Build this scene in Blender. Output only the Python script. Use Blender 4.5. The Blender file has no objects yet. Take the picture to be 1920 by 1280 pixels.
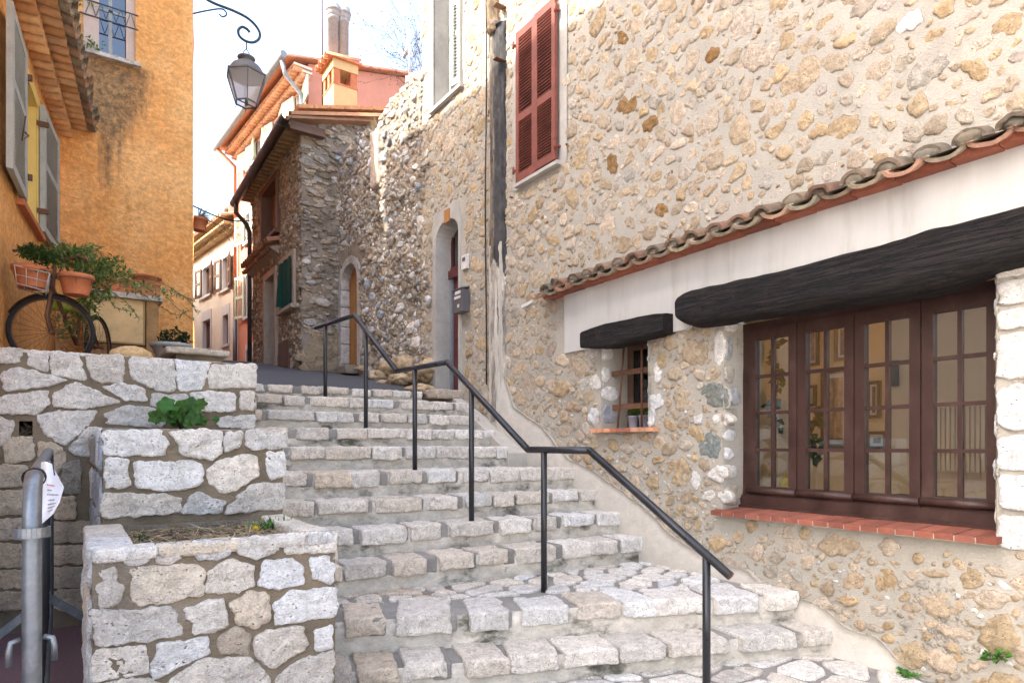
import bpy, math, random
from mathutils import Vector, noise
R = math.radians
random.seed(7)
sc = bpy.context.scene
COL = sc.collection
V = Vector
# ---------------------------------------------------------------- measured camera (pixels of the 1920x1280 photo -> rays)
F, V0, E = 1220.0, 835.0, 1.25
YAW = math.atan(0.68)
SN, CS = math.sin(YAW), math.cos(YAW)

def ray(u, v):
    a = (u - 960) / F
    return V((CS * a + SN, -SN * a + CS, (V0 - v) / F))
def onX(u, v, X):
    d = ray(u, v); return d * (X / d.x) + V((0, 0, E))
def onY(u, v, Y):
    d = ray(u, v); return d * (Y / d.y) + V((0, 0, E))
def onZ(u, v, Z):
    d = ray(u, v); return d * ((Z - E) / d.z) + V((0, 0, E))
def atd(u, v, z):
    return ray(u, v) * z + V((0, 0, E))
def onP(u, v, P, N):
    d = ray(u, v); c = V((0, 0, E)); return c + d * ((P - c).dot(N) / d.dot(N))

# ---------------------------------------------------------------- mesh builder
class MB:
    def __init__(s):
        s.v = []; s.f = []; s.c = []; s.m = []; s.sm = []
    def vert(s, p, c=(1, 1, 1, 1)):
        s.v.append((p[0], p[1], p[2])); s.c.append(c); return len(s.v) - 1
    def face(s, idx, mi=0, smooth=False):
        s.f.append(idx); s.m.append(mi); s.sm.append(smooth)
    def obox(s, c, ax, ay, az, hx, hy, hz, col=(1, 1, 1, 1), mi=0):
        c = V(c); ax = V(ax) * hx; ay = V(ay) * hy; az = V(az) * hz
        i = [s.vert(c + ax * a + ay * b + az * d, col) for a in (-1, 1) for b in (-1, 1) for d in (-1, 1)]
        for q in ((0, 1, 3, 2), (4, 6, 7, 5), (0, 4, 5, 1), (2, 3, 7, 6), (0, 2, 6, 4), (1, 5, 7, 3)):
            s.face([i[k] for k in q], mi)
    def box(s, x0, x1, y0, y1, z0, z1, col=(1, 1, 1, 1), mi=0):
        s.obox(((x0 + x1) / 2, (y0 + y1) / 2, (z0 + z1) / 2), (1, 0, 0), (0, 1, 0), (0, 0, 1),
               abs(x1 - x0) / 2, abs(y1 - y0) / 2, abs(z1 - z0) / 2, col, mi)
    def bar(s, p, q, w, h, up=(0, 0, 1), col=(1, 1, 1, 1), mi=0):
        p = V(p); q = V(q); d = q - p; L = d.length; d = d.normalized(); up = V(up)
        sd = d.cross(up)
        if sd.length < 1e-4: sd = d.cross(V((1, 0, 0)))
        sd.normalize(); u2 = sd.cross(d)
        s.obox((p + q) / 2, d, sd, u2, L / 2, w / 2, h / 2, col, mi)
    def prism(s, poly, vec, col=(1, 1, 1, 1), mi=0):
        vec = V(vec); n = len(poly)
        a = [s.vert(p, col) for p in poly]; b = [s.vert(V(p) + vec, col) for p in poly]
        s.face(a[::-1], mi); s.face(b, mi)
        for k in range(n): s.face([a[k], a[(k + 1) % n], b[(k + 1) % n], b[k]], mi)
    def tube(s, pts, r, n=10, col=(1, 1, 1, 1), closed=False, caps=True, mi=0, taper=None):
        pts = [V(p) for p in pts]; N = len(pts); rings = []; ref = None
        for k in range(N):
            if closed: t = pts[(k + 1) % N] - pts[k - 1]
            elif k == 0: t = pts[1] - pts[0]
            elif k == N - 1: t = pts[-1] - pts[-2]
            else: t = (pts[k + 1] - pts[k]).normalized() + (pts[k] - pts[k - 1]).normalized()
            t.normalize()
            if ref is None:
                ref = t.orthogonal().normalized()
            else:
                ref = (ref - t * ref.dot(t)); ref.normalize()
            b = t.cross(ref); sc_ = 1.0
            if 0 < k < N - 1 and not closed:
                cs = max(.5, t.dot((pts[k + 1] - pts[k]).normalized())); sc_ = 1.0
            rr = r if taper is None else r * (1 + (taper - 1) * k / (N - 1))
            rings.append([s.vert(pts[k] + (ref * math.cos(2 * math.pi * j / n) + b * math.sin(2 * math.pi * j / n)) * rr * sc_, col) for j in range(n)])
        for k in range(N if closed else N - 1):
            A = rings[k]; Bq = rings[(k + 1) % N]
            for j in range(n): s.face([A[j], A[(j + 1) % n], Bq[(j + 1) % n], Bq[j]], mi, True)
        if caps and not closed:
            s.face(rings[0][::-1], mi); s.face(rings[-1], mi)
    def lathe(s, base, prof, n=16, col=(1, 1, 1, 1), ax=(0, 0, 1), mi=0, smooth=True):
        base = V(base); ax = V(ax).normalized(); e1 = ax.orthogonal().normalized(); e2 = ax.cross(e1); rings = []
        for r, h in prof:
            rings.append([s.vert(base + ax * h + (e1 * math.cos(2 * math.pi * j / n) + e2 * math.sin(2 * math.pi * j / n)) * r, col) for j in range(n)])
        for A, Bq in zip(rings, rings[1:]):
            for j in range(n): s.face([A[j], A[(j + 1) % n], Bq[(j + 1) % n], Bq[j]], mi, smooth)
        s.face(rings[0][::-1], mi); s.face(rings[-1], mi)
    def grid(s, fn, nu, nv, mi=0, smooth=True):
        ids = []
        for i in range(nu + 1):
            row = []
            for j in range(nv + 1):
                p, c = fn(i / nu, j / nv); row.append(s.vert(p, c))
            ids.append(row)
        for i in range(nu):
            for j in range(nv): s.face([ids[i][j], ids[i + 1][j], ids[i + 1][j + 1], ids[i][j + 1]], mi, smooth)
    def build(s, name, mats, parent=None):
        me = bpy.data.meshes.new(name)
        off = V((0, 0, 0))
        p = parent
        while p is not None: off += p.location; p = p.parent
        vs = [(a - off.x, b - off.y, c - off.z) for a, b, c in s.v] if parent is not None else s.v
        me.from_pydata(vs, [], s.f)
        if not isinstance(mats, (list, tuple)): mats = [mats]
        for m in mats: me.materials.append(m)
        if len(mats) > 1: me.polygons.foreach_set('material_index', s.m)
        me.polygons.foreach_set('use_smooth', s.sm)
        at = me.color_attributes.new('Col', 'FLOAT_COLOR', 'POINT')
        at.data.foreach_set('color', [x for c in s.c for x in c])
        me.update()
        o = bpy.data.objects.new(name, me); COL.objects.link(o)
        if parent is not None: o.parent = parent
        return o

def tag(o, label, cat, group=None):
    o['label'] = label; o['category'] = cat
    if group: o['group'] = group
    return o
def thing(name, label, cat, loc, group=None):
    o = bpy.data.objects.new(name, None); o.empty_display_size = .1; COL.objects.link(o); o.location = loc
    return tag(o, label, cat, group)
def setting(o, kind='structure'):
    o['kind'] = kind; return o

# ---------------------------------------------------------------- materials
class NT:
    def __init__(s, name):
        s.mat = bpy.data.materials.new(name); s.mat.use_nodes = True; s.t = s.mat.node_tree; s.t.nodes.clear()
        s.out = s.n('ShaderNodeOutputMaterial')
    def n(s, ty, **k):
        nd = s.t.nodes.new(ty)
        for a, b in k.items(): setattr(nd, a, b)
        return nd
    def l(s, a, b): s.t.links.new(a, b)
    def put(s, sock, val):
        if isinstance(val, bpy.types.NodeSocket): s.l(val, sock)
        elif isinstance(val, (tuple, list)) and len(val) == 3 and sock.type == 'RGBA': sock.default_value = (*val, 1)
        else: sock.default_value = val
    def coord(s):
        return s.n('ShaderNodeTexCoord').outputs['Object']
    def mapping(s, vec, scale=(1, 1, 1), rot=(0, 0, 0)):
        m = s.n('ShaderNodeMapping'); s.l(vec, m.inputs[0]); m.inputs['Scale'].default_value = scale; m.inputs['Rotation'].default_value = rot
        return m.outputs[0]
    def noise(s, vec, scale, detail=4, rough=.55, dist=0):
        m = s.n('ShaderNodeTexNoise'); s.l(vec, m.inputs['Vector']); m.inputs['Scale'].default_value = scale
        m.inputs['Detail'].default_value = detail; m.inputs['Roughness'].default_value = rough; m.inputs['Distortion'].default_value = dist
        return m.outputs[0]
    def voro(s, vec, scale, feature='F1'):
        m = s.n('ShaderNodeTexVoronoi', feature=feature); s.l(vec, m.inputs['Vector']); m.inputs['Scale'].default_value = scale
        return m.outputs['Distance']
    def rng(s, x, a, b, c=0., d=1., smooth=False):
        m = s.n('ShaderNodeMapRange', interpolation_type='SMOOTHSTEP' if smooth else 'LINEAR')
        s.put(m.inputs[0], x); m.inputs[1].default_value = a; m.inputs[2].default_value = b
        m.inputs[3].default_value = c; m.inputs[4].default_value = d
        return m.outputs[0]
    def math(s, op, a, b=0.):
        m = s.n('ShaderNodeMath', operation=op); s.put(m.inputs[0], a); s.put(m.inputs[1], b); return m.outputs[0]
    def mix(s, f, a, b, mode='MIX'):
        m = s.n('ShaderNodeMix', data_type='RGBA', blend_type=mode)
        s.put(m.inputs[0], f); s.put(m.inputs[6], a); s.put(m.inputs[7], b); return m.outputs[2]
    def scale(s, col, f):
        m = s.n('ShaderNodeVectorMath', operation='SCALE'); s.put(m.inputs[0], col); s.put(m.inputs['Scale'], f); return m.outputs[0]
    def attr(s):
        a = s.n('ShaderNodeAttribute', attribute_name='Col'); return a.outputs['Color'], a.outputs['Alpha']
    def bump(s, h, strength=.5, dist=.02):
        b = s.n('ShaderNodeBump'); b.inputs['Strength'].default_value = strength; b.inputs['Distance'].default_value = dist
        s.put(b.inputs['Height'], h); return b.outputs[0]
    def pbsdf(s, col, rough=.9, normal=None, metal=0., spec=.3):
        p = s.n('ShaderNodeBsdfPrincipled'); s.put(p.inputs['Base Color'], col); s.put(p.inputs['Roughness'], rough)
        p.inputs['Metallic'].default_value = metal; p.inputs['Specular IOR Level'].default_value = spec
        if normal is not None: s.l(normal, p.inputs['Normal'])
        return p
    def fin(s, sh):
        s.l(sh.outputs[0] if hasattr(sh, 'outputs') else sh, s.out.inputs[0]); return s.mat

def stone_mat(name, mortar, bump=.55, pit=.5, lichen=0., lcol=(.05, .048, .045), lscale=2.2, lo=.12, hi=.55, rag=.7, var=.45, vein=.0, mvar=.35, lthr=.53, patch=.35, pcol=(.30, .25, .19), joint=.5, tint=.35, gain=1., smear=0.):
    t = NT(name); c = t.coord(); col, a = t.attr()
    big = t.noise(c, 5, 6, .65); mid = t.noise(c, 24, 8, .7); fine = t.noise(t.mapping(c, (1, 1, 1.5)), 110, 5, .7)
    v = t.math('MULTIPLY', t.rng(mid, .25, .75, 1 - var, 1 + var * .8), t.rng(fine, .3, .7, .76, 1.28))
    scol = t.scale(t.scale(col, v), gain)
    # rusty / pale tint drifting inside stones
    scol = t.mix(t.rng(big, .5, .72, 0, tint), scol, t.mix(.5, scol, (.62, .50, .36)))
    pt_ = t.noise(c, 13, 7, .72)
    scol = t.mix(t.rng(pt_, .56, .7, 0, patch, True), scol, pcol)
    vd = t.voro(t.mapping(c, (1, 1, 1.3)), 46)
    pm = t.math('MULTIPLY', t.rng(vd, .1, .28, 1, 0, True), t.rng(mid, .47, .6, 0, 1, True))
    scol = t.mix(t.math('MULTIPLY', pm, pit), scol, (.10, .085, .07))
    if vein > 0:
        w = t.noise(c, 7, 5, .6, 1.2)
        vn = t.rng(t.math('ABSOLUTE', t.math('SUBTRACT', w, .5)), 0., .014, 1, 0, True)
        w2 = t.noise(t.mapping(c, (1, 1, 2.0)), 19, 6, .7, .8)
        vn = t.math('MAXIMUM', vn, t.math('MULTIPLY', t.rng(t.math('ABSOLUTE', t.math('SUBTRACT', w2, .5)), 0., .022, 1, 0, True), t.rng(big, .45, .6, 0, .8)))
        scol = t.mix(t.math('MULTIPLY', vn, vein), scol, (.12, .10, .09))
    mn = t.noise(c, 3.0, 7, .65); mf = t.noise(t.mapping(c, (1, 1, 2.5)), 60, 4, .7)
    mcol = t.scale(mortar, t.math('MULTIPLY', t.rng(mn, .3, .7, 1 - mvar, 1 + mvar * .4), t.rng(mf, .3, .7, .88, 1.1)))
    if smear > 0: a = t.math('ADD', a, t.math('MULTIPLY', t.math('SUBTRACT', t.noise(c, 1.7, 5, .6), .5), smear))
    mask = t.rng(t.math('ADD', a, t.math('MULTIPLY', t.math('SUBTRACT', t.noise(c, 32, 5, .7), .5), rag)), lo, hi, 0, 1, True)
    base = t.mix(mask, mcol, scol)
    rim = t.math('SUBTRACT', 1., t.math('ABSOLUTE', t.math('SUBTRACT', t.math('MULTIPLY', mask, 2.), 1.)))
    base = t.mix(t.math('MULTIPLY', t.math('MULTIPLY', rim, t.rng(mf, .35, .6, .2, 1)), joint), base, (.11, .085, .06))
    if lichen > 0:
        ln = t.noise(c, lscale, 9, .72)
        lm = t.rng(ln, lthr, lthr + .09, 0, 1, True)
        sp = t.rng(t.noise(c, 16, 7, .75), .42, .6, .25, 1)
        base = t.mix(t.math('MULTIPLY', t.math('MULTIPLY', lm, sp), lichen), base, lcol)
    h = t.math('ADD', t.math('MULTIPLY', mid, .9), t.math('MULTIPLY', fine, .45))
    h = t.math('SUBTRACT', h, t.math('MULTIPLY', pm, .5))
    h2 = t.math('ADD', t.math('MULTIPLY', mn, .35), t.math('MULTIPLY', mf, .4))
    hm = t.n('ShaderNodeMix', data_type='FLOAT'); t.put(hm.inputs[0], mask); t.put(hm.inputs[2], h2); t.put(hm.inputs[3], h)
    return t.fin(t.pbsdf(base, .93, t.bump(hm.outputs[0], bump, .03), spec=.15))

def plain(name, col, rough=.8, var=.25, scale=12, bump=.2, metal=0., spec=.3, stretch=(1, 1, 1), usecol=False, bd=.01, dirt=0., dcol=(.05, .045, .04), dscale=3):
    t = NT(name); c = t.mapping(t.coord(), stretch)
    n = t.noise(c, scale, 6, .62); f = t.noise(c, scale * 6, 4, .6)
    base = t.attr()[0] if usecol else col
    k = t.math('MULTIPLY', t.rng(n, .28, .72, 1 - var, 1 + var), t.rng(f, .28, .72, 1 - var * .4, 1 + var * .4))
    cc = t.scale(base, k)
    if dirt > 0:
        dn = t.noise(c, dscale, 8, .7); cc = t.mix(t.rng(dn, .5, .68, 0, dirt, True), cc, dcol)
    h = t.math('ADD', n, t.math('MULTIPLY', f, .5))
    return t.fin(t.pbsdf(cc, t.rng(n, .3, .7, max(.05, rough - .1), min(1, rough + .08)), t.bump(h, bump, bd), metal, spec))

def plaster_mat(name, col, pale, dark, bump=.45, stain=None, stain2=0.):
    t = NT(name); c = t.coord()
    a = t.noise(c, .9, 6, .6); b = t.noise(t.mapping(c, (1.6, 1.6, .5)), 2.2, 6, .65); f = t.noise(c, 70, 5, .65); g = t.noise(c, 22, 5, .6)
    cc = t.mix(t.rng(a, .42, .62, 0, .75, True), col, pale)
    cc = t.mix(t.rng(b, .55, .7, 0, .65, True), cc, dark)
    cc = t.scale(cc, t.math('MULTIPLY', t.rng(f, .3, .7, .88, 1.1), t.rng(g, .3, .7, .80, 1.16)))
    tw = t.noise(t.mapping(c, (1, 1, 1.7)), 9, 6, .62, .8); cc = t.scale(cc, t.rng(tw, .34, .66, .82, 1.14))
    sp = t.math('MULTIPLY', t.rng(t.noise(c, 34, 6, .75), .63, .7, 0, 1, True), t.rng(t.noise(c, 1.3, 4, .6), .5, .62, 0, .8))
    cc = t.mix(sp, cc, (.09, .06, .035))
    if stain:   # runs of mould below a sill: (x, z, half width, length)
        sx, sz, hw, ln = stain
        xyz = t.n('ShaderNodeSeparateXYZ'); t.l(c, xyz.inputs[0])
        wob = t.math('MULTIPLY', t.math('SUBTRACT', t.noise(t.mapping(c, (3.5, 3.5, .5)), 2.0, 6, .7), .5), .9)
        dx = t.math('DIVIDE', t.math('ABSOLUTE', t.math('SUBTRACT', xyz.outputs[0], sx)), hw)
        dz = t.math('DIVIDE', t.math('SUBTRACT', sz, xyz.outputs[2]), ln)
        m = t.math('SUBTRACT', t.math('SUBTRACT', 1.0, dz), t.math('MULTIPLY', dx, .55))
        m = t.rng(t.math('ADD', m, wob), .32, .62, 0, 1, True)
        m = t.math('MULTIPLY', m, t.rng(dz, -.02, .01, 0, 1))
        m = t.math('MULTIPLY', m, t.rng(t.noise(c, 14, 6, .75), .35, .6, .35, .92))
        cc = t.mix(m, cc, (.10, .075, .05))
    h = t.math('ADD', t.math('ADD', t.math('MULTIPLY', f, .35), g), t.math('MULTIPLY', tw, 1.3))
    return t.fin(t.pbsdf(cc, .94, t.bump(h, bump, .018), spec=.15))

M = {}
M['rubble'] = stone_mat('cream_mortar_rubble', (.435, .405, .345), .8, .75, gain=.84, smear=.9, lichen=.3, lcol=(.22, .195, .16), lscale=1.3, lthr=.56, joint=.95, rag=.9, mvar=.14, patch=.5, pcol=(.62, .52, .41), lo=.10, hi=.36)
M['masonry'] = stone_mat('white_limestone_masonry', (.265, .213, .148), 1., .6, tint=.12, lichen=.5, patch=.22, pcol=(.42, .36, .28), lscale=3.4, lcol=(.10, .09, .06), lo=.05, hi=.4, rag=.7, var=.36, vein=.42, mvar=.5, lthr=.57)
M['steps'] = stone_mat('step_stone', (.33, .31, .28), .95, .6, tint=.15, patch=.2, pcol=(.44, .36, .27), lichen=.32, lscale=3.0, lcol=(.09, .085, .075), lo=.05, hi=.4, rag=.6, var=.38, vein=.5, mvar=.4, lthr=.58)
M['dark_rubble'] = stone_mat('weathered_rubble', (.40, .335, .26), .8, .7, lichen=.62, lscale=1.5, lcol=(.045, .042, .04), rag=.7, var=.42, mvar=.5, lthr=.5)
M['schist'] = stone_mat('layered_house_stone', (.34, .285, .22), .8, .7, lichen=.55, lscale=1.8, lcol=(.05, .046, .043), rag=.7, var=.45, mvar=.5, lthr=.5)
M['concrete'] = plain('riser_concrete', (.52, .475, .40), .92, .32, 9, .7, spec=.15, dirt=.92, dcol=(.06, .06, .042), dscale=3.6, stretch=(1, 1, 1.6))
M['white_plaster'] = plain('white_plaster', (.49, .48, .455), .85, .05, 2.2, .3, spec=.2, stretch=(4, 4, .5), dirt=.28, dcol=(.27, .25, .21), dscale=1.6)
M['plinth'] = plain('cream_plinth_plaster', (.46, .425, .365), .9, .12, 12, .55, spec=.15)
M['surround'] = plain('grey_plaster_surround', (.40, .38, .345), .9, .16, 4, .3, spec=.15)
M['orange'] = plaster_mat('ochre_plaster', (.74, .355, .115), (.82, .48, .20), (.52, .235, .06), .75, stain=(.40, 4.24, .50, 2.6))
M['orange2'] = plaster_mat('orange_side_plaster', (.72, .35, .12), (.74, .40, .16), (.62, .27, .09), .25)
M['yellow'] = plain('yellow_reveal', (.72, .52, .16), .85, .06, 3, .1)
M['pink'] = plain('pink_plaster', (.55, .25, .165), .9, .10, 2.5, .2)
M['beige'] = plain('pale_plaster', (.60, .55, .44), .9, .12, 1.8, .2)
M['terracotta'] = plain('terracotta', (.47, .16, .07), .75, .22, 10, .25)
M['brick'] = plain('red_brick', (.45, .125, .06), .8, .25, 14, .4, usecol=True)
M['tile'] = plain('old_canal_tile', (1, 1, 1), .88, .30, 12, .5, usecol=True, dirt=.55, dcol=(.10, .095, .07), dscale=7)
M['tile_clean'] = plain('clay_tile', (1, 1, 1), .85, .22, 9, .3, usecol=True)
M['timber_dark'] = plain('dark_timber', (.030, .024, .021), .75, .75, 4, 1., stretch=(5, .6, 8), bd=.05, spec=.3, dirt=.12, dcol=(.06, .052, .05), dscale=3)
M['brown_wood'] = plain('brown_painted_wood', (.042, .019, .015), .5, .3, 7, .2, spec=.4, stretch=(1, 1, .6), dirt=.3, dcol=(.12, .075, .06), dscale=6)
M['red_paint'] = plain('red_shutter_paint', (.185, .056, .04), .65, .3, 8, .15)
M['grey_paint'] = plain('grey_shutter_paint', (.36, .37, .34), .7, .14, 7, .2)
M['green_paint'] = plain('pale_green_shutter', (.50, .58, .44), .7, .08, 7, .1)
M['brown_paint'] = plain('brown_shutter', (.13, .075, .05), .7, .15, 7, .15)
M['dark_door'] = plain('dark_red_door', (.10, .028, .028), .55, .15, 6, .15)
M['wood_door'] = plain('tan_wood_door', (.36, .17, .055), .65, .2, 4, .2, stretch=(4, 4, .5))
M['black_metal'] = plain('black_painted_metal', (.017, .018, .022), .35, .3, 20, .12, spec=.5)
M['rust'] = plain('rusty_metal', (.15, .075, .045), .75, .35, 25, .3, metal=.2)
M['galv'] = plain('galvanised_steel', (.20, .22, .24), .45, .18, 14, .12, metal=.75, dirt=.25, dcol=(.55, .56, .55), dscale=9)
M['galv_dull'] = plain('dull_galvanised', (.13, .145, .16), .5, .15, 14, .1, metal=.6)
M['gutter'] = plain('dark_gutter', (.055, .05, .047), .5, .25, 10, .1)
M['zinc'] = plain('zinc_gutter', (.22, .25, .27), .5, .15, 10, .1)
M['pot_grey'] = plain('blue_grey_pot', (.33, .38, .47), .4, .05, 8, .03, spec=.5)
M['pot_white'] = plain('pale_concrete_pot', (.42, .41, .39), .85, .15, 8, .2)
M['rubber'] = plain('tyre_rubber', (.02, .019, .018), .8, .2, 20, .1)
M['fibro'] = plain('fibre_cement_flue', (.34, .34, .33), .9, .22, 7, .2, dirt=.3, dcol=(.12, .11, .1), dscale=5)
M['asphalt'] = plain('street_asphalt', (.085, .085, .09), .92, .2, 26, .5, dirt=.2, dscale=2)
M['red_asphalt'] = plain('reddish_asphalt', (.20, .125, .13), .92, .25, 60, .8, spec=.2)
M['earth'] = plain('terrace_earth', (.20, .15, .10), .95, .3, 9, .6)
M['room'] = plain('room_paint', (.86, .64, .40), .9, .05, 3, .05)
M['mailbox'] = plain('grey_mailbox', (.10, .095, .10), .5, .06, 6, .05)
M['label_pale'] = plain('pale_label', (.60, .58, .56), .6, .04, 6, .02)
M['paper'] = plain('white_paper', (.80, .79, .82), .8, .03, 5, .02)
M['ink'] = plain('grey_print', (.10, .09, .12), .8, .0, 5, 0)
M['ink_red'] = plain('red_print', (.55, .07, .08), .8, .0, 5, 0)
M['green_cloth'] = plain('dark_green_cloth', (.006, .055, .04), .9, .25, 6, .3)
M['rock'] = plain('tan_rock', (.44, .33, .20), .95, .4, 9, .6, bd=.025, dirt=.5, dscale=5)
M['twig'] = plain('twig', (.10, .075, .06), .9, .2, 12, .1)
M['mulch'] = plain('mulch', (1, 1, 1), .95, .3, 30, .6, usecol=True)
M['iron'] = plain('dark_iron', (.03, .045, .055), .5, .2, 15, .1)
M['copper'] = plain('lantern_metal', (.115, .105, .095), .55, .25, 10, .15)
M['flower'] = plain('yellow_flower', (.85, .60, .02), .7, .1, 9, .0)
M['cable'] = plain('black_cable', (.02, .02, .02), .6, .1, 9, .0)
M['white_metal'] = plain('white_wire', (.40, .38, .35), .5, .12, 10, .05)
M['curtain'] = plain('lace_curtain', (.62, .62, .64), .9, .12, 30, .2)
M['art'] = plain('picture_art', (1, 1, 1), .6, .55, 14, .0, usecol=True)
M['flue'] = plain('stained_flue_plaster', (1, 1, 1), .92, .5, 7, .9, usecol=True, dirt=.92, dcol=(.045, .042, .04), dscale=4.5, stretch=(1, 1, .4), bd=.03)

def leaf_mat():
    t = NT('foliage'); col, a = t.attr(); c = t.coord()
    cc = t.scale(col, t.rng(t.noise(c, 30, 3), .3, .7, .75, 1.2))
    p = t.pbsdf(cc, .6, spec=.3); tr = t.n('ShaderNodeBsdfTranslucent'); t.put(tr.inputs[0], t.scale(cc, 1.3))
    m = t.n('ShaderNodeMixShader'); m.inputs[0].default_value = .28; t.l(p.outputs[0], m.inputs[1]); t.l(tr.outputs[0], m.inputs[2])
    return t.fin(m)
M['leaf'] = leaf_mat()
def glass_mat(name, tint, base=.03, mul=1.3):
    t = NT(name)
    fr = t.n('ShaderNodeFresnel'); fr.inputs[0].default_value = 1.5
    tr = t.n('ShaderNodeBsdfTransparent'); t.put(tr.inputs[0], tint)
    gl = t.n('ShaderNodeBsdfGlossy'); gl.inputs['Roughness'].default_value = .012
    m = t.n('ShaderNodeMixShader'); t.put(m.inputs[0], t.math('ADD', t.math('MULTIPLY', fr.outputs[0], mul), base))
    t.l(tr.outputs[0], m.inputs[1]); t.l(gl.outputs[0], m.inputs[2]); return t.fin(m)
M['glass'] = glass_mat('window_glass', (.9, .92, .9), .05, 1.4)
M['glass_dark'] = glass_mat('dark_window_glass', (.12, .17, .26), .12, 2.)
def frosted():
    t = NT('frosted_lantern_glass'); p = t.pbsdf((.88, .85, .80), .35, spec=.5); tr = t.n('ShaderNodeBsdfTranslucent'); t.put(tr.inputs[0], (.85, .80, .74))
    m = t.n('ShaderNodeMixShader'); m.inputs[0].default_value = .75; t.l(p.outputs[0], m.inputs[1]); t.l(tr.outputs[0], m.inputs[2])
    tp = t.n('ShaderNodeBsdfTransparent'); t.put(tp.inputs[0], (.9, .86, .82)); m2 = t.n('ShaderNodeMixShader'); m2.inputs[0].default_value = .4; t.l(m.outputs[0], m2.inputs[1]); t.l(tp.outputs[0], m2.inputs[2]); return t.fin(m2)
M['frosted'] = frosted()

def old_beam():
    t = NT('dark_timber'); c = t.coord()
    g1 = t.noise(t.mapping(c, (9, .55, 9)), 4, 7, .7, .4); g2 = t.noise(t.mapping(c, (26, .9, 26)), 3, 5, .65, .3); k = t.noise(c, 5, 5, .65)
    cr = t.rng(t.math('ABSOLUTE', t.math('SUBTRACT', t.noise(t.mapping(c, (5, .35, 5)), 4, 6, .6, .5), .5)), 0, .018, 1, 0, True)
    col = t.mix(t.rng(g2, .4, .68, 0, .8), (.006, .005, .005), (.046, .037, .033)); col = t.mix(t.rng(k, .56, .68, 0, .55, True), col, (.038, .028, .022)); col = t.mix(t.math('MULTIPLY', cr, .9), col, (.004, .0035, .0035))
    h = t.math('SUBTRACT', t.math('ADD', t.math('ADD', g1, t.math('MULTIPLY', g2, .5)), t.math('MULTIPLY', k, .8)), t.math('MULTIPLY', cr, .8))
    return t.fin(t.pbsdf(col, t.rng(g2, .3, .7, .6, .9), t.bump(h, 1., .05), spec=.22))
M['timber_dark'] = old_beam()
# ---------------------------------------------------------------- stone helpers
PAL = {'t': (.525, .42, .295), 'o': (.51, .385, .235), 'd': (.33, .19, .075), 'p': (.56, .472, .37), 'm': (.50, .425, .365), 'r': (.52, .405, .285),
       'g': (.50, .45, .37), 'w': (.80, .785, .75), 'G': (.26, .285, .26), 'b': (.58, .47, .35), 'B': (.74, .62, .46), 's': (.46, .49, .53), 'W': (.74, .70, .635)}
def jit(c, k=.12):
    f = 1 + random.uniform(-k, k); t = random.uniform(-.035, .035)
    return (max(.01, c[0] * f * (1 + t)), max(.01, c[1] * f), max(.01, c[2] * f * (1 - 1.4 * t)))
def dim(c, a, b):
    f = random.uniform(a, b); return tuple(x * f for x in c)
class Frame:
    def __init__(s, O, U, W, N): s.O = V(O); s.U = V(U); s.W = V(W); s.N = V(N); s.d = 0.; s.fq = 2.
    def ps(s, a, b, n=0.):
        p = s.O + s.U * a + s.W * b
        if s.d: n += s.d * (noise.noise(p * s.fq) + .5 * noise.noise(p * s.fq * 4))
        return p + s.N * n
    def p(s, a, b, n=0.): return s.O + s.U * a + s.W * b + s.N * n
    def inv(s, p): d = V(p) - s.O; return (d.dot(s.U), d.dot(s.W))
def chaikin(pts, k=1, q=.25):
    for _ in range(k):
        o = []
        for i in range(len(pts)):
            a = pts[i]; b = pts[(i + 1) % len(pts)]
            o.append((a[0] * (1 - q) + b[0] * q, a[1] * (1 - q) + b[1] * q)); o.append((a[0] * q + b[0] * (1 - q), a[1] * q + b[1] * (1 - q)))
        pts = o
    return pts
def resample(pts, step):
    L = [math.dist(pts[i], pts[(i + 1) % len(pts)]) for i in range(len(pts))]; T = sum(L); n = max(8, min(90, int(T / step))); out = []
    i = 0; acc = 0.
    for k in range(n):
        d = T * k / n
        while acc + L[i] < d and i < len(L) - 1: acc += L[i]; i += 1
        q = (d - acc) / max(L[i], 1e-9); a = pts[i]; b = pts[(i + 1) % len(pts)]
        out.append((a[0] + (b[0] - a[0]) * q, a[1] + (b[1] - a[1]) * q))
    return out
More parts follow.
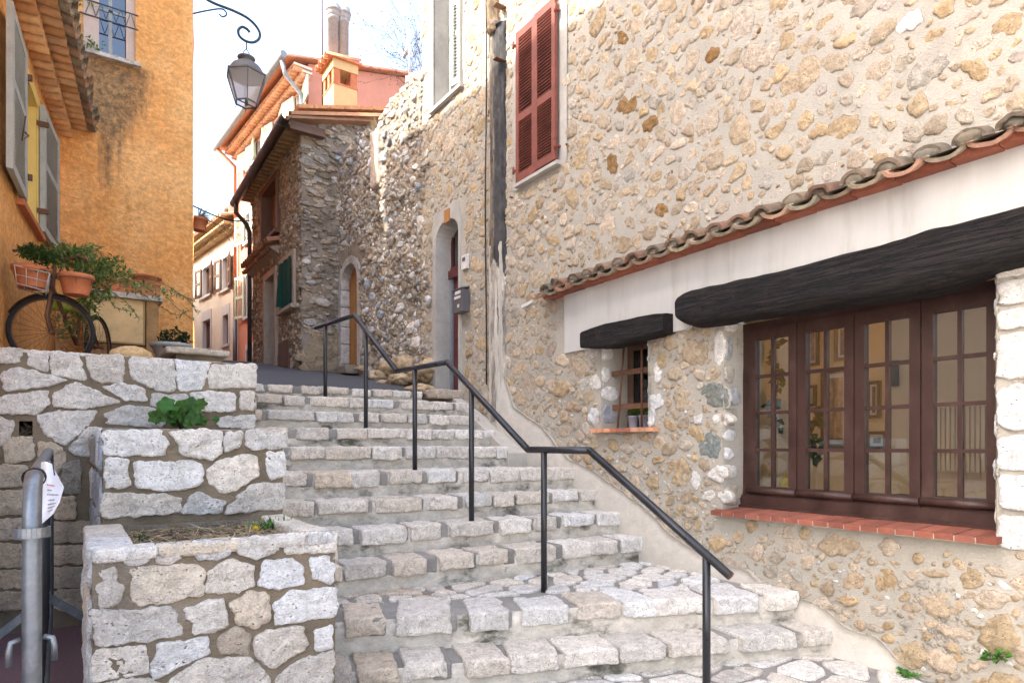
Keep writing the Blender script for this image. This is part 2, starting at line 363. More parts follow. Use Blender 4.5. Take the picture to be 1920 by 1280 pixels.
def stone(mb, pts, fr, col, h=.02, sink=.02, step=.03, rough=.005, edge=.006, rnd=1, a0=.1, mi=0, tilt=.0, q=.2, flush=False):
    pts = resample(chaikin(pts, rnd, q), step)
    n = len(pts); cx = sum(p[0] for p in pts) / n; cy = sum(p[1] for p in pts) / n
    sd = random.uniform(0, 100); w = []
    for (x, y) in pts:
        k = 1 + edge * (noise.noise(V((x * 22, y * 22, sd))) * 1.6 + noise.noise(V((x * 60, y * 60, sd)))) / max(.02, math.hypot(x - cx, y - cy))
        w.append((cx + (x - cx) * k, cy + (y - cy) * k))
    rad = max(math.hypot(x - cx, y - cy) for x, y in w)
    if flush:
        if rad < .04: rings = ((1.08, -.006, 0.), (.86, h * .5, .5), (.5, h, 1.))
        else: rings = ((1.06, -.008, 0.), (.95, h * .1, .22), (.86, h * .55, .5), (.74, h * .9, .85), (.52, h, 1.), (.26, h, 1.))
    elif rad < .035: rings = ((1., -sink, a0), (.9, h * .7, .7), (.55, h, 1.))
    elif rad < .1: rings = ((1., -sink, a0), (.96, h * .55, .5), (.84, h * .9, .9), (.5, h * 1.05, 1.))
    else: rings = ((1., -sink, a0), (.985, h * .5, .5), (.955, h * .88, .9), (.88, h, 1.), (.72, h, 1.), (.52, h, 1.), (.32, h, 1.), (.14, h, 1.))
    tx, ty = random.uniform(-tilt, tilt), random.uniform(-tilt, tilt); R_ = []
    for f, d, al in rings:
        row = []
        for (x, y) in w:
            px, py = cx + (x - cx) * f, cy + (y - cy) * f
            nz = 0 if d < 0 else rough * (noise.noise(V((px * 9, py * 9, sd))) * 1.3 + noise.noise(V((px * 28, py * 28, sd + 9))) * 1. + noise.noise(V((px * 70, py * 70, sd))) * .5) + tx * (px - cx) + ty * (py - cy)
            row.append(mb.vert(fr.ps(px, py, d + nz), (*col, al)))
        R_.append(row)
    for A, Bq in zip(R_, R_[1:]):
        for j in range(n): mb.face([A[j], A[(j + 1) % n], Bq[(j + 1) % n], Bq[j]], mi, True)
    c = mb.vert(fr.ps(cx, cy, rings[-1][1]), (*col, 1.))
    A = R_[-1]
    for j in range(n): mb.face([A[j], A[(j + 1) % n], c], mi, True)
def rpoly(cx, cy, rx, ry, ang=0., k=None, jr=.25):
    k = k or random.choice((5, 6, 7, 7, 8)); o = []; c, s = math.cos(ang), math.sin(ang); ph = random.random() * 6.28
    for i in range(k):
        th = ph + 2 * math.pi * (i + random.uniform(-.25, .25)) / k; r = random.uniform(1 - jr, 1 + jr * .45)
        x, y = math.cos(th) * rx * r, math.sin(th) * ry * r
        o.append((cx + x * c - y * s, cy + x * s + y * c))
    return o
class Packer:
    def __init__(s, cell=.25): s.g = {}; s.c = cell
    def ok(s, x, y, r, gap, add=True):
        i, j = int(x // s.c), int(y // s.c); m = int((r + gap + .3) // s.c) + 1
        for a in range(i - m, i + m + 1):
            for b in range(j - m, j + m + 1):
                for (p, q, t) in s.g.get((a, b), ()):
                    if (p - x) ** 2 + (q - y) ** 2 < (r + t + gap) ** 2: return False
        if add: s.g.setdefault((i, j), []).append((x, y, r))
        return True
    def block(s, poly):
        cx = sum(p[0] for p in poly) / len(poly); cy = sum(p[1] for p in poly) / len(poly)
        for k in range(len(poly)):
            a = poly[k]; b = poly[(k + 1) % len(poly)]
            for t in (0, .33, .66):
                x = a[0] + (b[0] - a[0]) * t; y = a[1] + (b[1] - a[1]) * t
                for f in (.82, .45): s.g.setdefault((int((cx + (x - cx) * f) // s.c), int((cy + (y - cy) * f) // s.c)), []).append((cx + (x - cx) * f, cy + (y - cy) * f, .016))
        s.g.setdefault((int(cx // s.c), int(cy // s.c)), []).append((cx, cy, .03))
def wall_grid(mb, fr, u0, u1, v0, v1, holes=(), step=.06, disp=.008, col=(.6, .55, .5), top=None, bottom=None, mi=0, fq=2.):
    def cuts(a, b, extra):
        s_ = sorted(set([a, b] + [e for e in extra if a < e < b])); o = [s_[0]]
        for p, q in zip(s_, s_[1:]):
            n = max(1, int((q - p) / step))
            o += [p + (q - p) * k / n for k in range(1, n + 1)]
        return o
    fr.d = disp; fr.fq = fq
    us = cuts(u0, u1, [h[0] for h in holes] + [h[1] for h in holes]); vs = cuts(v0, v1, [h[2] for h in holes] + [h[3] for h in holes])
    ids = {}
    def vid(i, j):
        if (i, j) not in ids:
            p = fr.p(us[i], vs[j]); ids[(i, j)] = mb.vert(p + fr.N * (disp * (noise.noise(p * fq) + .5 * noise.noise(p * fq * 4))), (*col, 0.))
        return ids[(i, j)]
    for i in range(len(us) - 1):
        for j in range(len(vs) - 1):
            a, b = (us[i] + us[i + 1]) / 2, (vs[j] + vs[j + 1]) / 2
            if any(h[0] < a < h[1] and h[2] < b < h[3] for h in holes): continue
            if top and b > top(a): continue
            if bottom and b < bottom(a): continue
            mb.face([vid(i, j), vid(i + 1, j), vid(i + 1, j + 1), vid(i, j + 1)], mi, True)
def rockbox(mb, c, ax, ay, az, hx, hy, hz, r=.02, amp=.006, seg=(8, 4, 3), col=(.7, .7, .7), al=1., mi=0, fq=9., skew=0.):
    c = V(c); ax, ay, az = V(ax), V(ay), V(az); H = (hx, hy, hz); r = min(r, hx * .9, hy * .9, hz * .9); cache = {}; sd = random.uniform(0, 50)
    def axis(n, h):
        k = 1 - r / h; o = [-1., -(1 + k) / 2, -k] + [-k + 2 * k * i / n for i in range(1, n)] + [k, (1 + k) / 2, 1.]
        return o
    P = [axis(seg[i], H[i]) for i in range(3)]
    def vid(a, b, d):
        key = (round(a, 5), round(b, 5), round(d, 5))
        if key not in cache:
            p = V((a * hx, b * hy, d * hz)); q = V([max(-(H[i] - r), min(H[i] - r, p[i])) for i in range(3)]); e = p - q
            if e.length > 1e-9: p = q + e.normalized() * r
            w = c + ax * (p.x + skew * p.y) + ay * p.y + az * p.z
            nn = V((noise.noise(w * fq + V((sd, 0, 0))), noise.noise(w * fq + V((0, sd, 0))), noise.noise(w * fq + V((0, 0, sd)))))
            n2 = V((noise.noise(w * fq * 3), noise.noise(w * fq * 3 + V((7, 0, 0))), noise.noise(w * fq * 3 + V((0, 9, 0)))))
            cache[key] = mb.vert(w + (nn + n2 * .5) * amp, (*col, al))
        return cache[key]
    for (i, j, k) in ((0, 1, 2), (1, 2, 0), (2, 0, 1)):
        for sg in (-1., 1.):
            for x0, x1 in zip(P[i], P[i][1:]):
                for y0, y1 in zip(P[j], P[j][1:]):
                    q = []
                    for (x, y) in ((x0, y0), (x1, y0), (x1, y1), (x0, y1)):
                        t = [0, 0, 0]; t[i] = x; t[j] = y; t[k] = sg; q.append(vid(*t))
                    if len(set(q)) == 4: mb.face(q if sg > 0 else q[::-1], mi, True)
def lump(mb, c, rx, ry, rz, amp=.25, n=3, col=(.4, .35, .28), al=1., fq=1.6, mi=0):
    """rough boulder: cube sphere pushed by noise"""
    c = V(c); sd = random.uniform(0, 99); cache = {}; N = 2 * n
    def vid(p):
        k = (round(p[0], 4), round(p[1], 4), round(p[2], 4))
        if k not in cache:
            d = V(p).normalized(); f = 1 + amp * (noise.noise(d * fq + V((sd, sd, 0))) + .45 * noise.noise(d * fq * 2.7 + V((0, sd, sd))))
            cache[k] = mb.vert(c + V((d.x * rx, d.y * ry, d.z * rz)) * f, (*col, al))
        return cache[k]
    for ax_ in range(3):
        for sg in (-1, 1):
            for i in range(N):
                for j in range(N):
                    q = []
                    for (a, b) in ((i, j), (i + 1, j), (i + 1, j + 1), (i, j + 1)):
                        t = [0, 0, 0]; t[ax_] = sg; t[(ax_ + 1) % 3] = -1 + 2 * a / N; t[(ax_ + 2) % 3] = -1 + 2 * b / N; q.append(vid(t))
                    mb.face(q if sg > 0 else q[::-1], mi, True)
def tile(mb, p, axis, up, r1, r2, L, th=.014, inv=False, col=(.4, .3, .2), n=9, mi=0, spread=1.0, flat=1.0, wob=0.):
    """one half-round clay tile from p along axis; inv turns it into a channel"""
    p = V(p); A = V(axis).normalized(); U = V(up); U = (U - A * U.dot(A)).normalized(); S = A.cross(U); sg = -1 if inv else 1; rings = []
    for (q, rr) in ((0., r1), (1., r2)):
        for t in (0., th):
            rings.append([mb.vert(p + A * (L * q + wob * noise.noise(V((j * .7, p.y * 5, p.x)))) + S * (math.cos(math.pi * j / n) * (rr - t) * spread) + U * (sg * math.sin(math.pi * j / n) * (rr * flat - t) + wob * noise.noise(V((j * .5, p.y * 9, q)))), (*col, 1)) for j in range(n + 1)])
    o0, i0, o1, i1 = rings
    for j in range(n):
        mb.face([o0[j], o0[j + 1], o1[j + 1], o1[j]], mi, True); mb.face([i0[j + 1], i0[j], i1[j], i1[j + 1]], mi, True)
        mb.face([o0[j + 1], o0[j], i0[j], i0[j + 1]], mi); mb.face([o1[j], o1[j + 1], i1[j + 1], i1[j]], mi)
    for a in (0, n): mb.face([o0[a], o1[a], i1[a], i0[a]], mi)
def clip(poly, a, b, c):
    """keep a*x+b*y<=c"""
    o = []
    for i in range(len(poly)):
        p, q = poly[i], poly[(i + 1) % len(poly)]; dp = a * p[0] + b * p[1] - c; dq = a * q[0] + b * q[1] - c
        if dp <= 0: o.append(p)
        if (dp < 0) != (dq < 0) and dp != dq:
            t = dp / (dp - dq); o.append((p[0] + (q[0] - p[0]) * t, p[1] + (q[1] - p[1]) * t))
    return o
def paving(mb, region, fr, size, gap, colf, h=.012, mi=0, jitter=.42):
    xs = [p[0] for p in region]; ys = [p[1] for p in region]; seeds = []
    x = min(xs) - size
    row = 0
    while x < max(xs) + size:
        y = min(ys) - size + (row % 2) * size / 2
        while y < max(ys) + size:
            seeds.append((x + random.uniform(-jitter, jitter) * size, y + random.uniform(-jitter, jitter) * size)); y += size
        x += size * 1.15; row += 1
    for i, (x, y) in enumerate(seeds):
        c = list(region)
        for j, (p, q) in enumerate(seeds):
            if i == j or (p - x) ** 2 + (q - y) ** 2 > (3.2 * size) ** 2: continue
            a, b = p - x, q - y; L = math.hypot(a, b)
            c = clip(c, a, b, (p * p + q * q - x * x - y * y) / 2 - gap / 2 * L)
            if len(c) < 3: break
        if len(c) < 3: continue
        ar = abs(sum(c[k][0] * c[(k + 1) % len(c)][1] - c[(k + 1) % len(c)][0] * c[k][1] for k in range(len(c)))) / 2
        if ar < .0025: continue
        stone(mb, c, fr, colf(x, y), h, .012, .03, .0025, .005, 1, .15, mi, q=.16)
def leaf(mb, p, d, up, L, W, col, fold=.25):
    d = V(d).normalized(); s = d.cross(V(up))
    if s.length < 1e-3: s = d.orthogonal()
    s.normalize(); n = s.cross(d); p = V(p)
    a = mb.vert(p, (*col, 1)); b = mb.vert(p + d * L * .45 + s * W * .5 + n * W * fold, (*col, 1)); c = mb.vert(p + d * L, (*col, 1))
    e = mb.vert(p + d * L * .45 - s * W * .5 + n * W * fold, (*col, 1)); m = mb.vert(p + d * L * .5, (*col, 1))
    mb.face([a, b, m]); mb.face([b, c, m]); mb.face([a, m, e]); mb.face([m, c, e])
def rdir(zb=0.):
    while True:
        d = V((random.uniform(-1, 1), random.uniform(-1, 1), random.uniform(-1, 1)))
        if .1 < d.length < 1: d.normalize(); d.z += zb; return d.normalized()
def gcol(base, k=.35):
    f = 1 + random.uniform(-k, k); return (base[0] * f * random.uniform(.8, 1.25), base[1] * f, base[2] * f * random.uniform(.7, 1.2))
# ================================================================ camera, light, sky
cam = bpy.data.cameras.new('camera'); co = bpy.data.objects.new('camera', cam); COL.objects.link(co); sc.camera = co
co.location = (0, 0, E); co.rotation_euler = (R(90), 0, -YAW)
cam.sensor_width = 36; cam.lens = F / 1920 * 36; cam.shift_y = (V0 - 640) / 1920; cam.clip_start = .05; cam.clip_end = 2000
EL, AZ = R(40), R(-82)      # sun high on the left, a little ahead
S = V((math.sin(AZ) * math.cos(EL), math.cos(AZ) * math.cos(EL), math.sin(EL)))
sl = bpy.data.lights.new('sun', 'SUN'); so = bpy.data.objects.new('sun', sl); COL.objects.link(so)
so.rotation_euler = S.to_track_quat('Z', 'Y').to_euler(); sl.energy = 2.0; sl.angle = R(.5); sl.color = (1, .95, .87)
w = bpy.data.worlds.new('World'); sc.world = w; w.use_nodes = True; nt = w.node_tree
bg = nt.nodes['Background']; sky = nt.nodes.new('ShaderNodeTexSky'); sky.sky_type = 'NISHITA'; sky.sun_disc = False
sky.sun_elevation = EL; sky.sun_rotation = AZ % (2 * math.pi); sky.dust_density = 4.6; sky.air_density = .85; sky.ozone_density = .25
nt.links.new(sky.outputs[0], bg.inputs[0]); bg.inputs[1].default_value = .15
vs = sc.view_settings; vs.view_transform = 'Standard'; vs.look = 'None'; vs.gamma = 1; vs.use_curve_mapping = False; vs.exposure = 2.62
sc.cycles.max_bounces = 6; sc.cycles.diffuse_bounces = 4; sc.cycles.transparent_max_bounces = 12; sc.cycles.use_denoising = True

# ================================================================ ground, terrace, street
g = MB()
g.grid(lambda a, b: (V(((a - .5) * 1200, (b - .5) * 1200, 0)), (1, 1, 1, 1)), 2, 2)
setting(g.build('ground', M['red_asphalt']))
ST = [(6.66, 1.835), (8.5, 2.16), (10.6, 2.47), (13.9, 2.95), (20, 3.55), (27, 4.2), (60, 6.5)]
def street_z(y):
    for (a, p), (b, q) in zip(ST, ST[1:]):
        if y <= b: return p + (q - p) * (y - a) / (b - a)
    return ST[-1][1]
g = MB()
g.grid(lambda a, b: (V((.9 + a * 5.2, 6.66 + b * 30, street_z(6.66 + b * 30) + .012 * noise.noise(V((a * 9, b * 60, 0))))), (1, 1, 1, 1)), 14, 90)
setting(g.build('street', M['asphalt']))
g = MB()
g.grid(lambda a, b: (V((-6 + a * 7.3, 5.75 + b * 4, 1.84 + .03 * noise.noise(V((a * 9, b * 9, 3))) + .1 * b)), (1, 1, 1, 1)), 20, 12)
setting(g.build('terrace', M['earth']))

g = MB(); g.grid(lambda a, b: (V((-14 + a * 40, -30 + b * 28.9, .012)), (1, 1, 1, 1)), 4, 4)
setting(g.build('square', plain('pale_bounce_paving', (.66, .62, .56), .9, .15, 3, .2)))  # pale ground added behind the camera to bounce sunlight onto the front faces
# ================================================================ staircase
def sc_col(x, y):
    k = min(1, max(0, (x - .95) / 2.2)) + random.uniform(-.3, .3)
    a = random.choice(((.76, .63, .48), (.80, .70, .58), (.76, .67, .56))); b = random.choice(((.86, .82, .75), (.89, .86, .80), (.80, .75, .67)))
    k = min(1, max(0, k)); return jit(tuple(p + (q - p) * k for p, q in zip(a, b)), .1)
stair = thing('stone_staircase', 'wide staircase of pale stone steps climbing up along the rubble house to the street', 'staircase', (2.3, 3.5, 0))
XL, XR = .94, 3.66
LINES = [  # nosing polyline (x, y), tread height
    ([(.94, 3.04), (2.0, 2.66), (3.70, 2.07)], .18),
    ([(.94, 3.32), (2.536, 2.726), (3.67, 2.29)], .354),
    ([(.94, 3.77), (3.70, 3.585)], .54),
    ([(.94, 4.05), (3.70, 3.83)], .71),
    ([(.94, 4.36), (3.70, 4.11)], .87),
    ([(.94, 4.69), (3.72, 4.41)], 1.05),
    ([(.94, 5.16), (3.47, 5.14)], 1.235),
    ([(.94, 5.51), (3.52, 5.49)], 1.395),
    ([(1.0, 5.86), (3.57, 5.84)], 1.555),
    ([(1.0, 6.21), (3.64, 6.19)], 1.715),
    ([(1.0, 6.60), (3.28, 6.60)], 1.85)]
HF = Frame((0, 0, 0), (1, 0, 0), (0, 1, 0), (0, 0, 1))
def yat(line, x):
    for (a, p), (b, q) in zip(line, line[1:]):
        if x <= b: return p + (q - p) * (x - a) / (b - a)
    return q
for k, (ln, Z) in enumerate(LINES):
    mb = MB(); nxt = LINES[k + 1][0] if k + 1 < len(LINES) else [(ln[0][0], 6.9), (ln[-1][0], 6.9)]
    rise = Z - (LINES[k - 1][1] if k else .03)
    x0, x1 = ln[0][0], ln[-1][0]
    # core: riser of smooth render with a mortar bed on top
    front = [(x, yat(ln, x) + .035) for x in [x0 + (x1 - x0) * i / 24 for i in range(25)]]
    back = [(x, yat(nxt, min(max(x, nxt[0][0]), nxt[-1][0])) + .12) for x in [x1, (x0 + x1) / 2, x0]]
    zb = Z - rise - .12
    fid = [[mb.vert((x, y + .010 * noise.noise(V((x * 5, k * 7, h * 3))) - .012 * (1 - h), zb + (Z - .014 - zb) * h), (.42, .40, .37, 0)) for h in (0, .25, .5, .75, 1)] for x, y in front]
    for A, Bq in zip(fid, fid[1:]):
        for j in range(4): mb.face([A[j], Bq[j], Bq[j + 1], A[j + 1]], 1, True)
    mb.face([a[4] for a in fid] + [mb.vert((x, y, Z - .014), (.4, .4, .4, 0)) for x, y in back], 0)
    for e in (fid[0], fid[-1]):
        xx, yy = mb.v[e[0]][0], mb.v[e[0]][1]
        b2 = [mb.vert((xx, yy + .5, zb), (.4, .4, .4, 0)), mb.vert((xx, yy + .5, Z - .014), (.4, .4, .4, 0))]
        mb.face([e[0], e[4], b2[1], b2[0]], 1)
    # nosing stones
    x = x0 - random.uniform(0, .1); th = min(.105, rise * .58)
    deep = k in (0, 1, 5)
    while x < x1 - .05:
        L = random.uniform(.17, .34) if k < 6 else random.uniform(.18, .42)
        gp = random.choice((.012, .03, .045, .06, .075))
        e = min(x + L, x1)
        if x1 - e < .12: e = x1
        xa, xb = max(x, x0 - .01), e
        xm = (xa + xb) / 2; dy = yat(ln, min(xm + .05, x1)) - yat(ln, max(xm - .05, x0)); t = V((.1, dy, 0)).normalized(); nrm = V((-t.y, t.x, 0))
        dp = random.uniform(.085, .13) if k > 5 else random.uniform(.11, .16)
        if deep: dp = random.uniform(.14, .2)
        tz = th * random.uniform(.88, 1.1)
        col = sc_col(xm, 0)
        off = random.uniform(-.012, .012)
        rockbox(mb, V((xm, yat(ln, xm), Z + .004 - tz / 2 + random.uniform(-.004, .004))) + nrm * (dp + off), t, nrm, (0, 0, 1), (xb - xa) / 2 / max(.5, t.x), dp, tz / 2,
                .013, .012, (10, 6, 4), col, 1., 0, 14., random.uniform(-.12, .12))
        if gp > .02:  # mortar pad bulging between stones
            xg = e + gp / 2
            if xg < x1: rockbox(mb, V((xg, yat(ln, xg) + .028 + dp, Z - .004 - th * .46)), t, nrm, (0, 0, 1), gp * .62, dp, th * .47, .012, .005, (2, 4, 2), (.40, .38, .35), 0., 0)
        x = e + gp
    # flagstones behind the nosing row
    bx0, bx1 = max(x0, nxt[0][0]) + .01, min(x1, nxt[-1][0])
    n0 = .40 if deep else .30
    for i in range(3):
        a = bx0 + (bx1 - bx0) * i / 3; b = bx0 + (bx1 - bx0) * (i + 1) / 3
        reg = [(a, yat(ln, a) + n0), (b, yat(ln, b) + n0), (b, yat(nxt, b) + .05), (a, yat(nxt, a) + .05)]
        if reg[2][1] - reg[1][1] < .05 or reg[3][1] - reg[0][1] < .05: continue
        hf = Frame((0, 0, Z - .012), (1, 0, 0), (0, 1, 0), (0, 0, 1))
        paving(mb, reg, hf, .20, .035, sc_col, .014)
    step = mb.build('step', [M['steps'], M['concrete']], stair)
mb = MB(); mb.box(.95, 3.70, -1.0, 3.2, -.1, .022, (.4, .4, .4, 0))
hf = Frame((0, 0, .022), (1, 0, 0), (0, 1, 0), (0, 0, 1))
for i in range(4):
    a = .97 + i * .68; b = a + .67
    paving(mb, [(a, -.6), (b, -.6), (b, yat(LINES[0][0], b) + .05), (a, yat(LINES[0][0], a) + .05)], hf, .24, .035, sc_col, .014)
mb.build('paved_apron', [M['steps'], M['concrete']], stair)
# side mass that carries the flight
mb = MB()
mb.prism([(1.0, 5.3, 0), (1.0, 6.9, 0), (1.0, 6.9, 1.78), (1.0, 6.2, 1.5), (1.0, 5.6, 1.2)], (.2, 0, 0), (.4, .4, .4, 0), 0)
mb.build('side_mass', M['concrete'], stair)

# ================================================================ planters and retaining wall
def traced(mb, fr, polys, X0, Y0, plane, colf, h=.016, step=.03, k=4.):
    for item in polys:
        pl = item[0] if isinstance(item[0], list) else item; cc = item[1] if isinstance(item[0], list) else None
        q = [fr.inv(plane(X0 + x / k, Y0 + y / k)) for x, y in pl]
        mx, my = sum(a for a, b in q) / len(q), sum(b for a, b in q) / len(q); q = [(mx + (a - mx) * 1.115, my + (b - my) * 1.115) for a, b in q]
        stone(mb, q, fr, cc and jit(PAL[cc], .06) or colf(), h * random.uniform(.5, 1.1), .018, .014, .010, .0085, 1, .05, tilt=.02, q=.075)
def whitish(): return jit(random.choice(((.90, .85, .77), (.91, .88, .82), (.82, .77, .69), (.86, .83, .77), (.82, .71, .56), (.76, .74, .70), (.92, .90, .86), (.80, .74, .65))), .05)
def side_blocks(mb, fr, a0, a1, b0, b1, rows, colf):
    b = b0
    for r_ in range(rows):
        hh = (b1 - b0) / rows; a = a0 - random.uniform(0, .1)
        while a < a1:
            L = random.uniform(.18, .4); x0, x1 = max(a, a0), min(a + L, a1)
            if x1 - x0 > .06: stone(mb, rpoly((x0 + x1) / 2, b + hh / 2, (x1 - x0) * .56, hh * .52, 0, 7, .2), fr, colf(), .014, .018, .03, .006, .006, 1, .05)
            a += L + .03
        b += hh
PF = [[(40,300),(160,292),(175,375),(50,385)],[(230,285),(440,275),(465,330),(450,370),(270,400)],[(490,240),(690,225),(690,340),(630,370),(520,370)],
 [(765,215),(1030,205),(1035,310),(930,355),(800,355),(750,310)],[(1065,200),(1415,175),(1400,290),(1220,345),(1110,310)],[(1475,165),(1825,145),(1825,290),(1620,305),(1475,305)],
 ([(42,400),(180,390),(260,560),(180,690),(60,720)],'W'),[(310,420),(740,395),(840,435),(815,620),(390,685),(310,640)],[(880,440),(1050,365),(1210,390),(1215,530),(1090,595),(870,600)],
 [(1290,370),(1490,350),(1590,400),(1590,530),(1410,570),(1270,540)],[(1650,350),(1825,325),(1825,520),(1790,530),(1655,500)],([(40,740),(330,740),(590,705),(690,910),(500,945),(60,1005)],'W'),
 [(700,720),(985,635),(1030,830),(960,890),(770,905)],[(1055,690),(1180,595),(1340,620),(1340,790),(1240,870),(1100,820)],[(1395,680),(1500,590),(1825,565),(1825,775),(1600,810),(1385,830)],
 [(30,1040),(380,1000),(425,1100),(410,1200),(30,1270)],[(500,985),(860,945),(885,1060),(690,1140),(490,1245),(480,1130)],([(950,950),(1090,850),(1185,910),(1175,1060),(980,1060)],'p'),
 [(1240,920),(1480,850),(1590,860),(1605,1010),(1380,1155),(1230,1060)],[(1680,880),(1815,820),(1815,1010),(1680,1025)],[(590,1270),(830,1110),(1190,1100),(1320,1240),(1310,1400),(560,1400)],
 ([(1390,1250),(1590,1090),(1810,1050),(1810,1380),(1390,1400)],'W'),([(30,1300),(400,1240),(540,1310),(500,1480),(30,1500)],'W'),[(40,1530),(560,1440),(900,1440),(880,1620),(40,1700)],[(930,1440),(1500,1430),(1800,1420),(1800,1640),(930,1640)]]
pl = thing('stone_planter', 'raised white stone planter box with dry mulch, lowest of the three stone tiers', 'planter', (.5, 3.1, 0))
PX0, PX1, PY0, PY1, PZ = .065, .93, 2.70, 3.545, .885
mb = MB(); fr = Frame((0, PY0, 0), (1, 0, 0), (0, 0, 1), (0, -1, 0))
wall_grid(mb, fr, PX0, PX1, 0, PZ - .01, (), .05, .006, (.3, .25, .2))
traced(mb, fr, PF, 170, 960, lambda u, v: onY(u, v, PY0), whitish)
frl = Frame((PX0, 0, 0), (0, 1, 0), (0, 0, 1), (-1, 0, 0))
wall_grid(mb, frl, PY0, PY1, 0, PZ - .01, (), .06, .006, (.3, .25, .2)); side_blocks(mb, frl, PY0, PY1, .02, PZ, 5, whitish)
frr = Frame((PX1, 0, 0), (0, 1, 0), (0, 0, 1), (1, 0, 0)); wall_grid(mb, frr, PY0, PY1, 0, PZ - .01, (), .1, .004, (.3, .25, .2))
side_blocks(mb, frr, PY0, PY1, .5, PZ, 2, whitish)
tk = .10
for (x0, x1, y0, y1) in ((PX0, PX1, PY0, PY0 + tk * .55), (PX0, PX0 + .125, PY0 + tk * .55, PY1), (PX1 - .1, PX1, PY0 + tk * .55, PY1), (PX0 + .125, PX1 - .1, PY1 - .03, PY1)):
    mb.box(x0, x1, y0, y1, PZ - .3, PZ - .012, (.5, .47, .42, .15))
# rim stones
for (a, b, L) in (((PX0, PY0 + .03), (PX1, PY0 + .03), .05), ((PX0 + .06, PY0 + .07), (PX0 + .06, PY1), .075), ((PX1 - .05, PY0 + .07), (PX1 - .05, PY1), .06)):
    a = V((*a, PZ - .022)); b = V((*b, PZ - .022)); d = (b - a); D = d.length; d.normalize(); n = V((-d.y, d.x, 0)); t = 0
    while t < D - .02:
        l = min(random.uniform(.16, .3), D - t)
        if D - t - l < .08: l = D - t
        rockbox(mb, a + d * (t + l / 2), d, n, (0, 0, 1), l / 2 - .003, L, .024, .014, .005, (5, 3, 2), whitish(), 1.); t += l
mb.build('planter_walls', M['masonry'], pl)
def bed(name, x0, x1, y0, y1, z, n, parent=None):
    mb = MB(); cs = ((.16, .115, .075), (.09, .065, .045), (.30, .22, .13), (.42, .34, .22))
    mb.grid(lambda a, b: (V((x0 + a * (x1 - x0), y0 + b * (y1 - y0), z + .02 * noise.noise(V((a * 7, b * 7, z))))), (.085, .06, .045, 1)), 24, 18)
    for i in range(n):
        p = V((random.uniform(x0 + .01, x1 - .01), random.uniform(y0 + .01, y1 - .01), z + random.uniform(.004, .03))); a = random.random() * 6.28
        d = V((math.cos(a), math.sin(a), random.uniform(-.2, .3)))
        if random.random() < .55: leaf(mb, p, d, (0, 0, 1), random.uniform(.012, .03), random.uniform(.008, .018), jit(random.choice(cs[:3]), .3))
        else: mb.bar(p, p + d * random.uniform(.03, .11), .0022, .0022, col=(*jit(random.choice(cs[2:]), .3), 1))
    return setting(mb.build(name, M['mulch'], parent), 'stuff')
bed('dry_mulch', PX0 + .12, PX1 - .09, PY0 + .05, PY1 - .01, PZ - .055, 1500)

MFP = [[(70,110),(480,105),(530,200),(490,285),(80,290)],[(550,120),(930,110),(930,270),(850,325),(640,290),(630,220)],[(980,115),(1100,115),(1085,235),(955,270),(960,190)],([(1130,110),(1418,110),(1418,235),(1200,250),(1125,225)],'W'),
 [(75,330),(245,330),(255,510),(180,530),(75,545)],[(300,340),(700,340),(800,375),(770,510),(640,555),(310,530)],[(840,410),(930,330),(1070,295),(1200,305),(1215,440),(985,570),(850,500)],[(1275,270),(1412,270),(1412,440),(1310,465),(1275,420)],
 ([(75,580),(520,580),(640,620),(600,720),(70,760)],'W'),([(700,610),(770,570),(960,640),(940,720),(650,725)],'W'),([(1000,670),(1170,515),(1400,505),(1400,690),(980,725)],'W')]
mp = thing('stone_planter', 'upper white stone planter holding a big leaved green weed, between retaining wall and lowest planter', 'planter', (.53, 4.3, 0))
QX0, QX1, QY0, QY1, QZ = .128, .937, 3.545, 5.44, 1.335
mb = MB(); fr = Frame((0, QY0, 0), (1, 0, 0), (0, 0, 1), (0, -1, 0))
wall_grid(mb, fr, QX0, QX1, .4, QZ - .008, (), .05, .006, (.3, .25, .2)); traced(mb, fr, MFP, 180, 780, lambda u, v: onY(u, v, QY0), whitish)
frl = Frame((QX0, 0, 0), (0, 1, 0), (0, 0, 1), (-1, 0, 0)); wall_grid(mb, frl, QY0, QY1, 0, QZ - .01, (), .06, .008, (.3, .25, .2))
side_blocks(mb, frl, QY0, QY1, .02, QZ, 6, lambda: jit(PAL[random.choice('swsg')], .1))
frr = Frame((QX1, 0, 0), (0, 1, 0), (0, 0, 1), (1, 0, 0)); wall_grid(mb, frr, QY0, QY1, .4, QZ - .01, (), .1, .005, (.3, .25, .2)); side_blocks(mb, frr, QY0, QY1, .9, QZ, 2, whitish)
for (x0, x1, y0, y1) in ((QX0, QX1, QY0 + .012, QY0 + .12), (QX0 + .012, QX0 + .12, QY0 + .12, QY1), (QX1 - .12, QX1 - .012, QY0 + .12, QY1)):
    mb.box(x0, x1, y0, y1, QZ - .3, QZ - .004, (.62, .58, .52, .3))
mb.build('planter_walls', M['masonry'], mp)
bed('planter_soil', QX0 + .12, QX1 - .12, QY0 + .1, QY1, QZ - .04, 500)

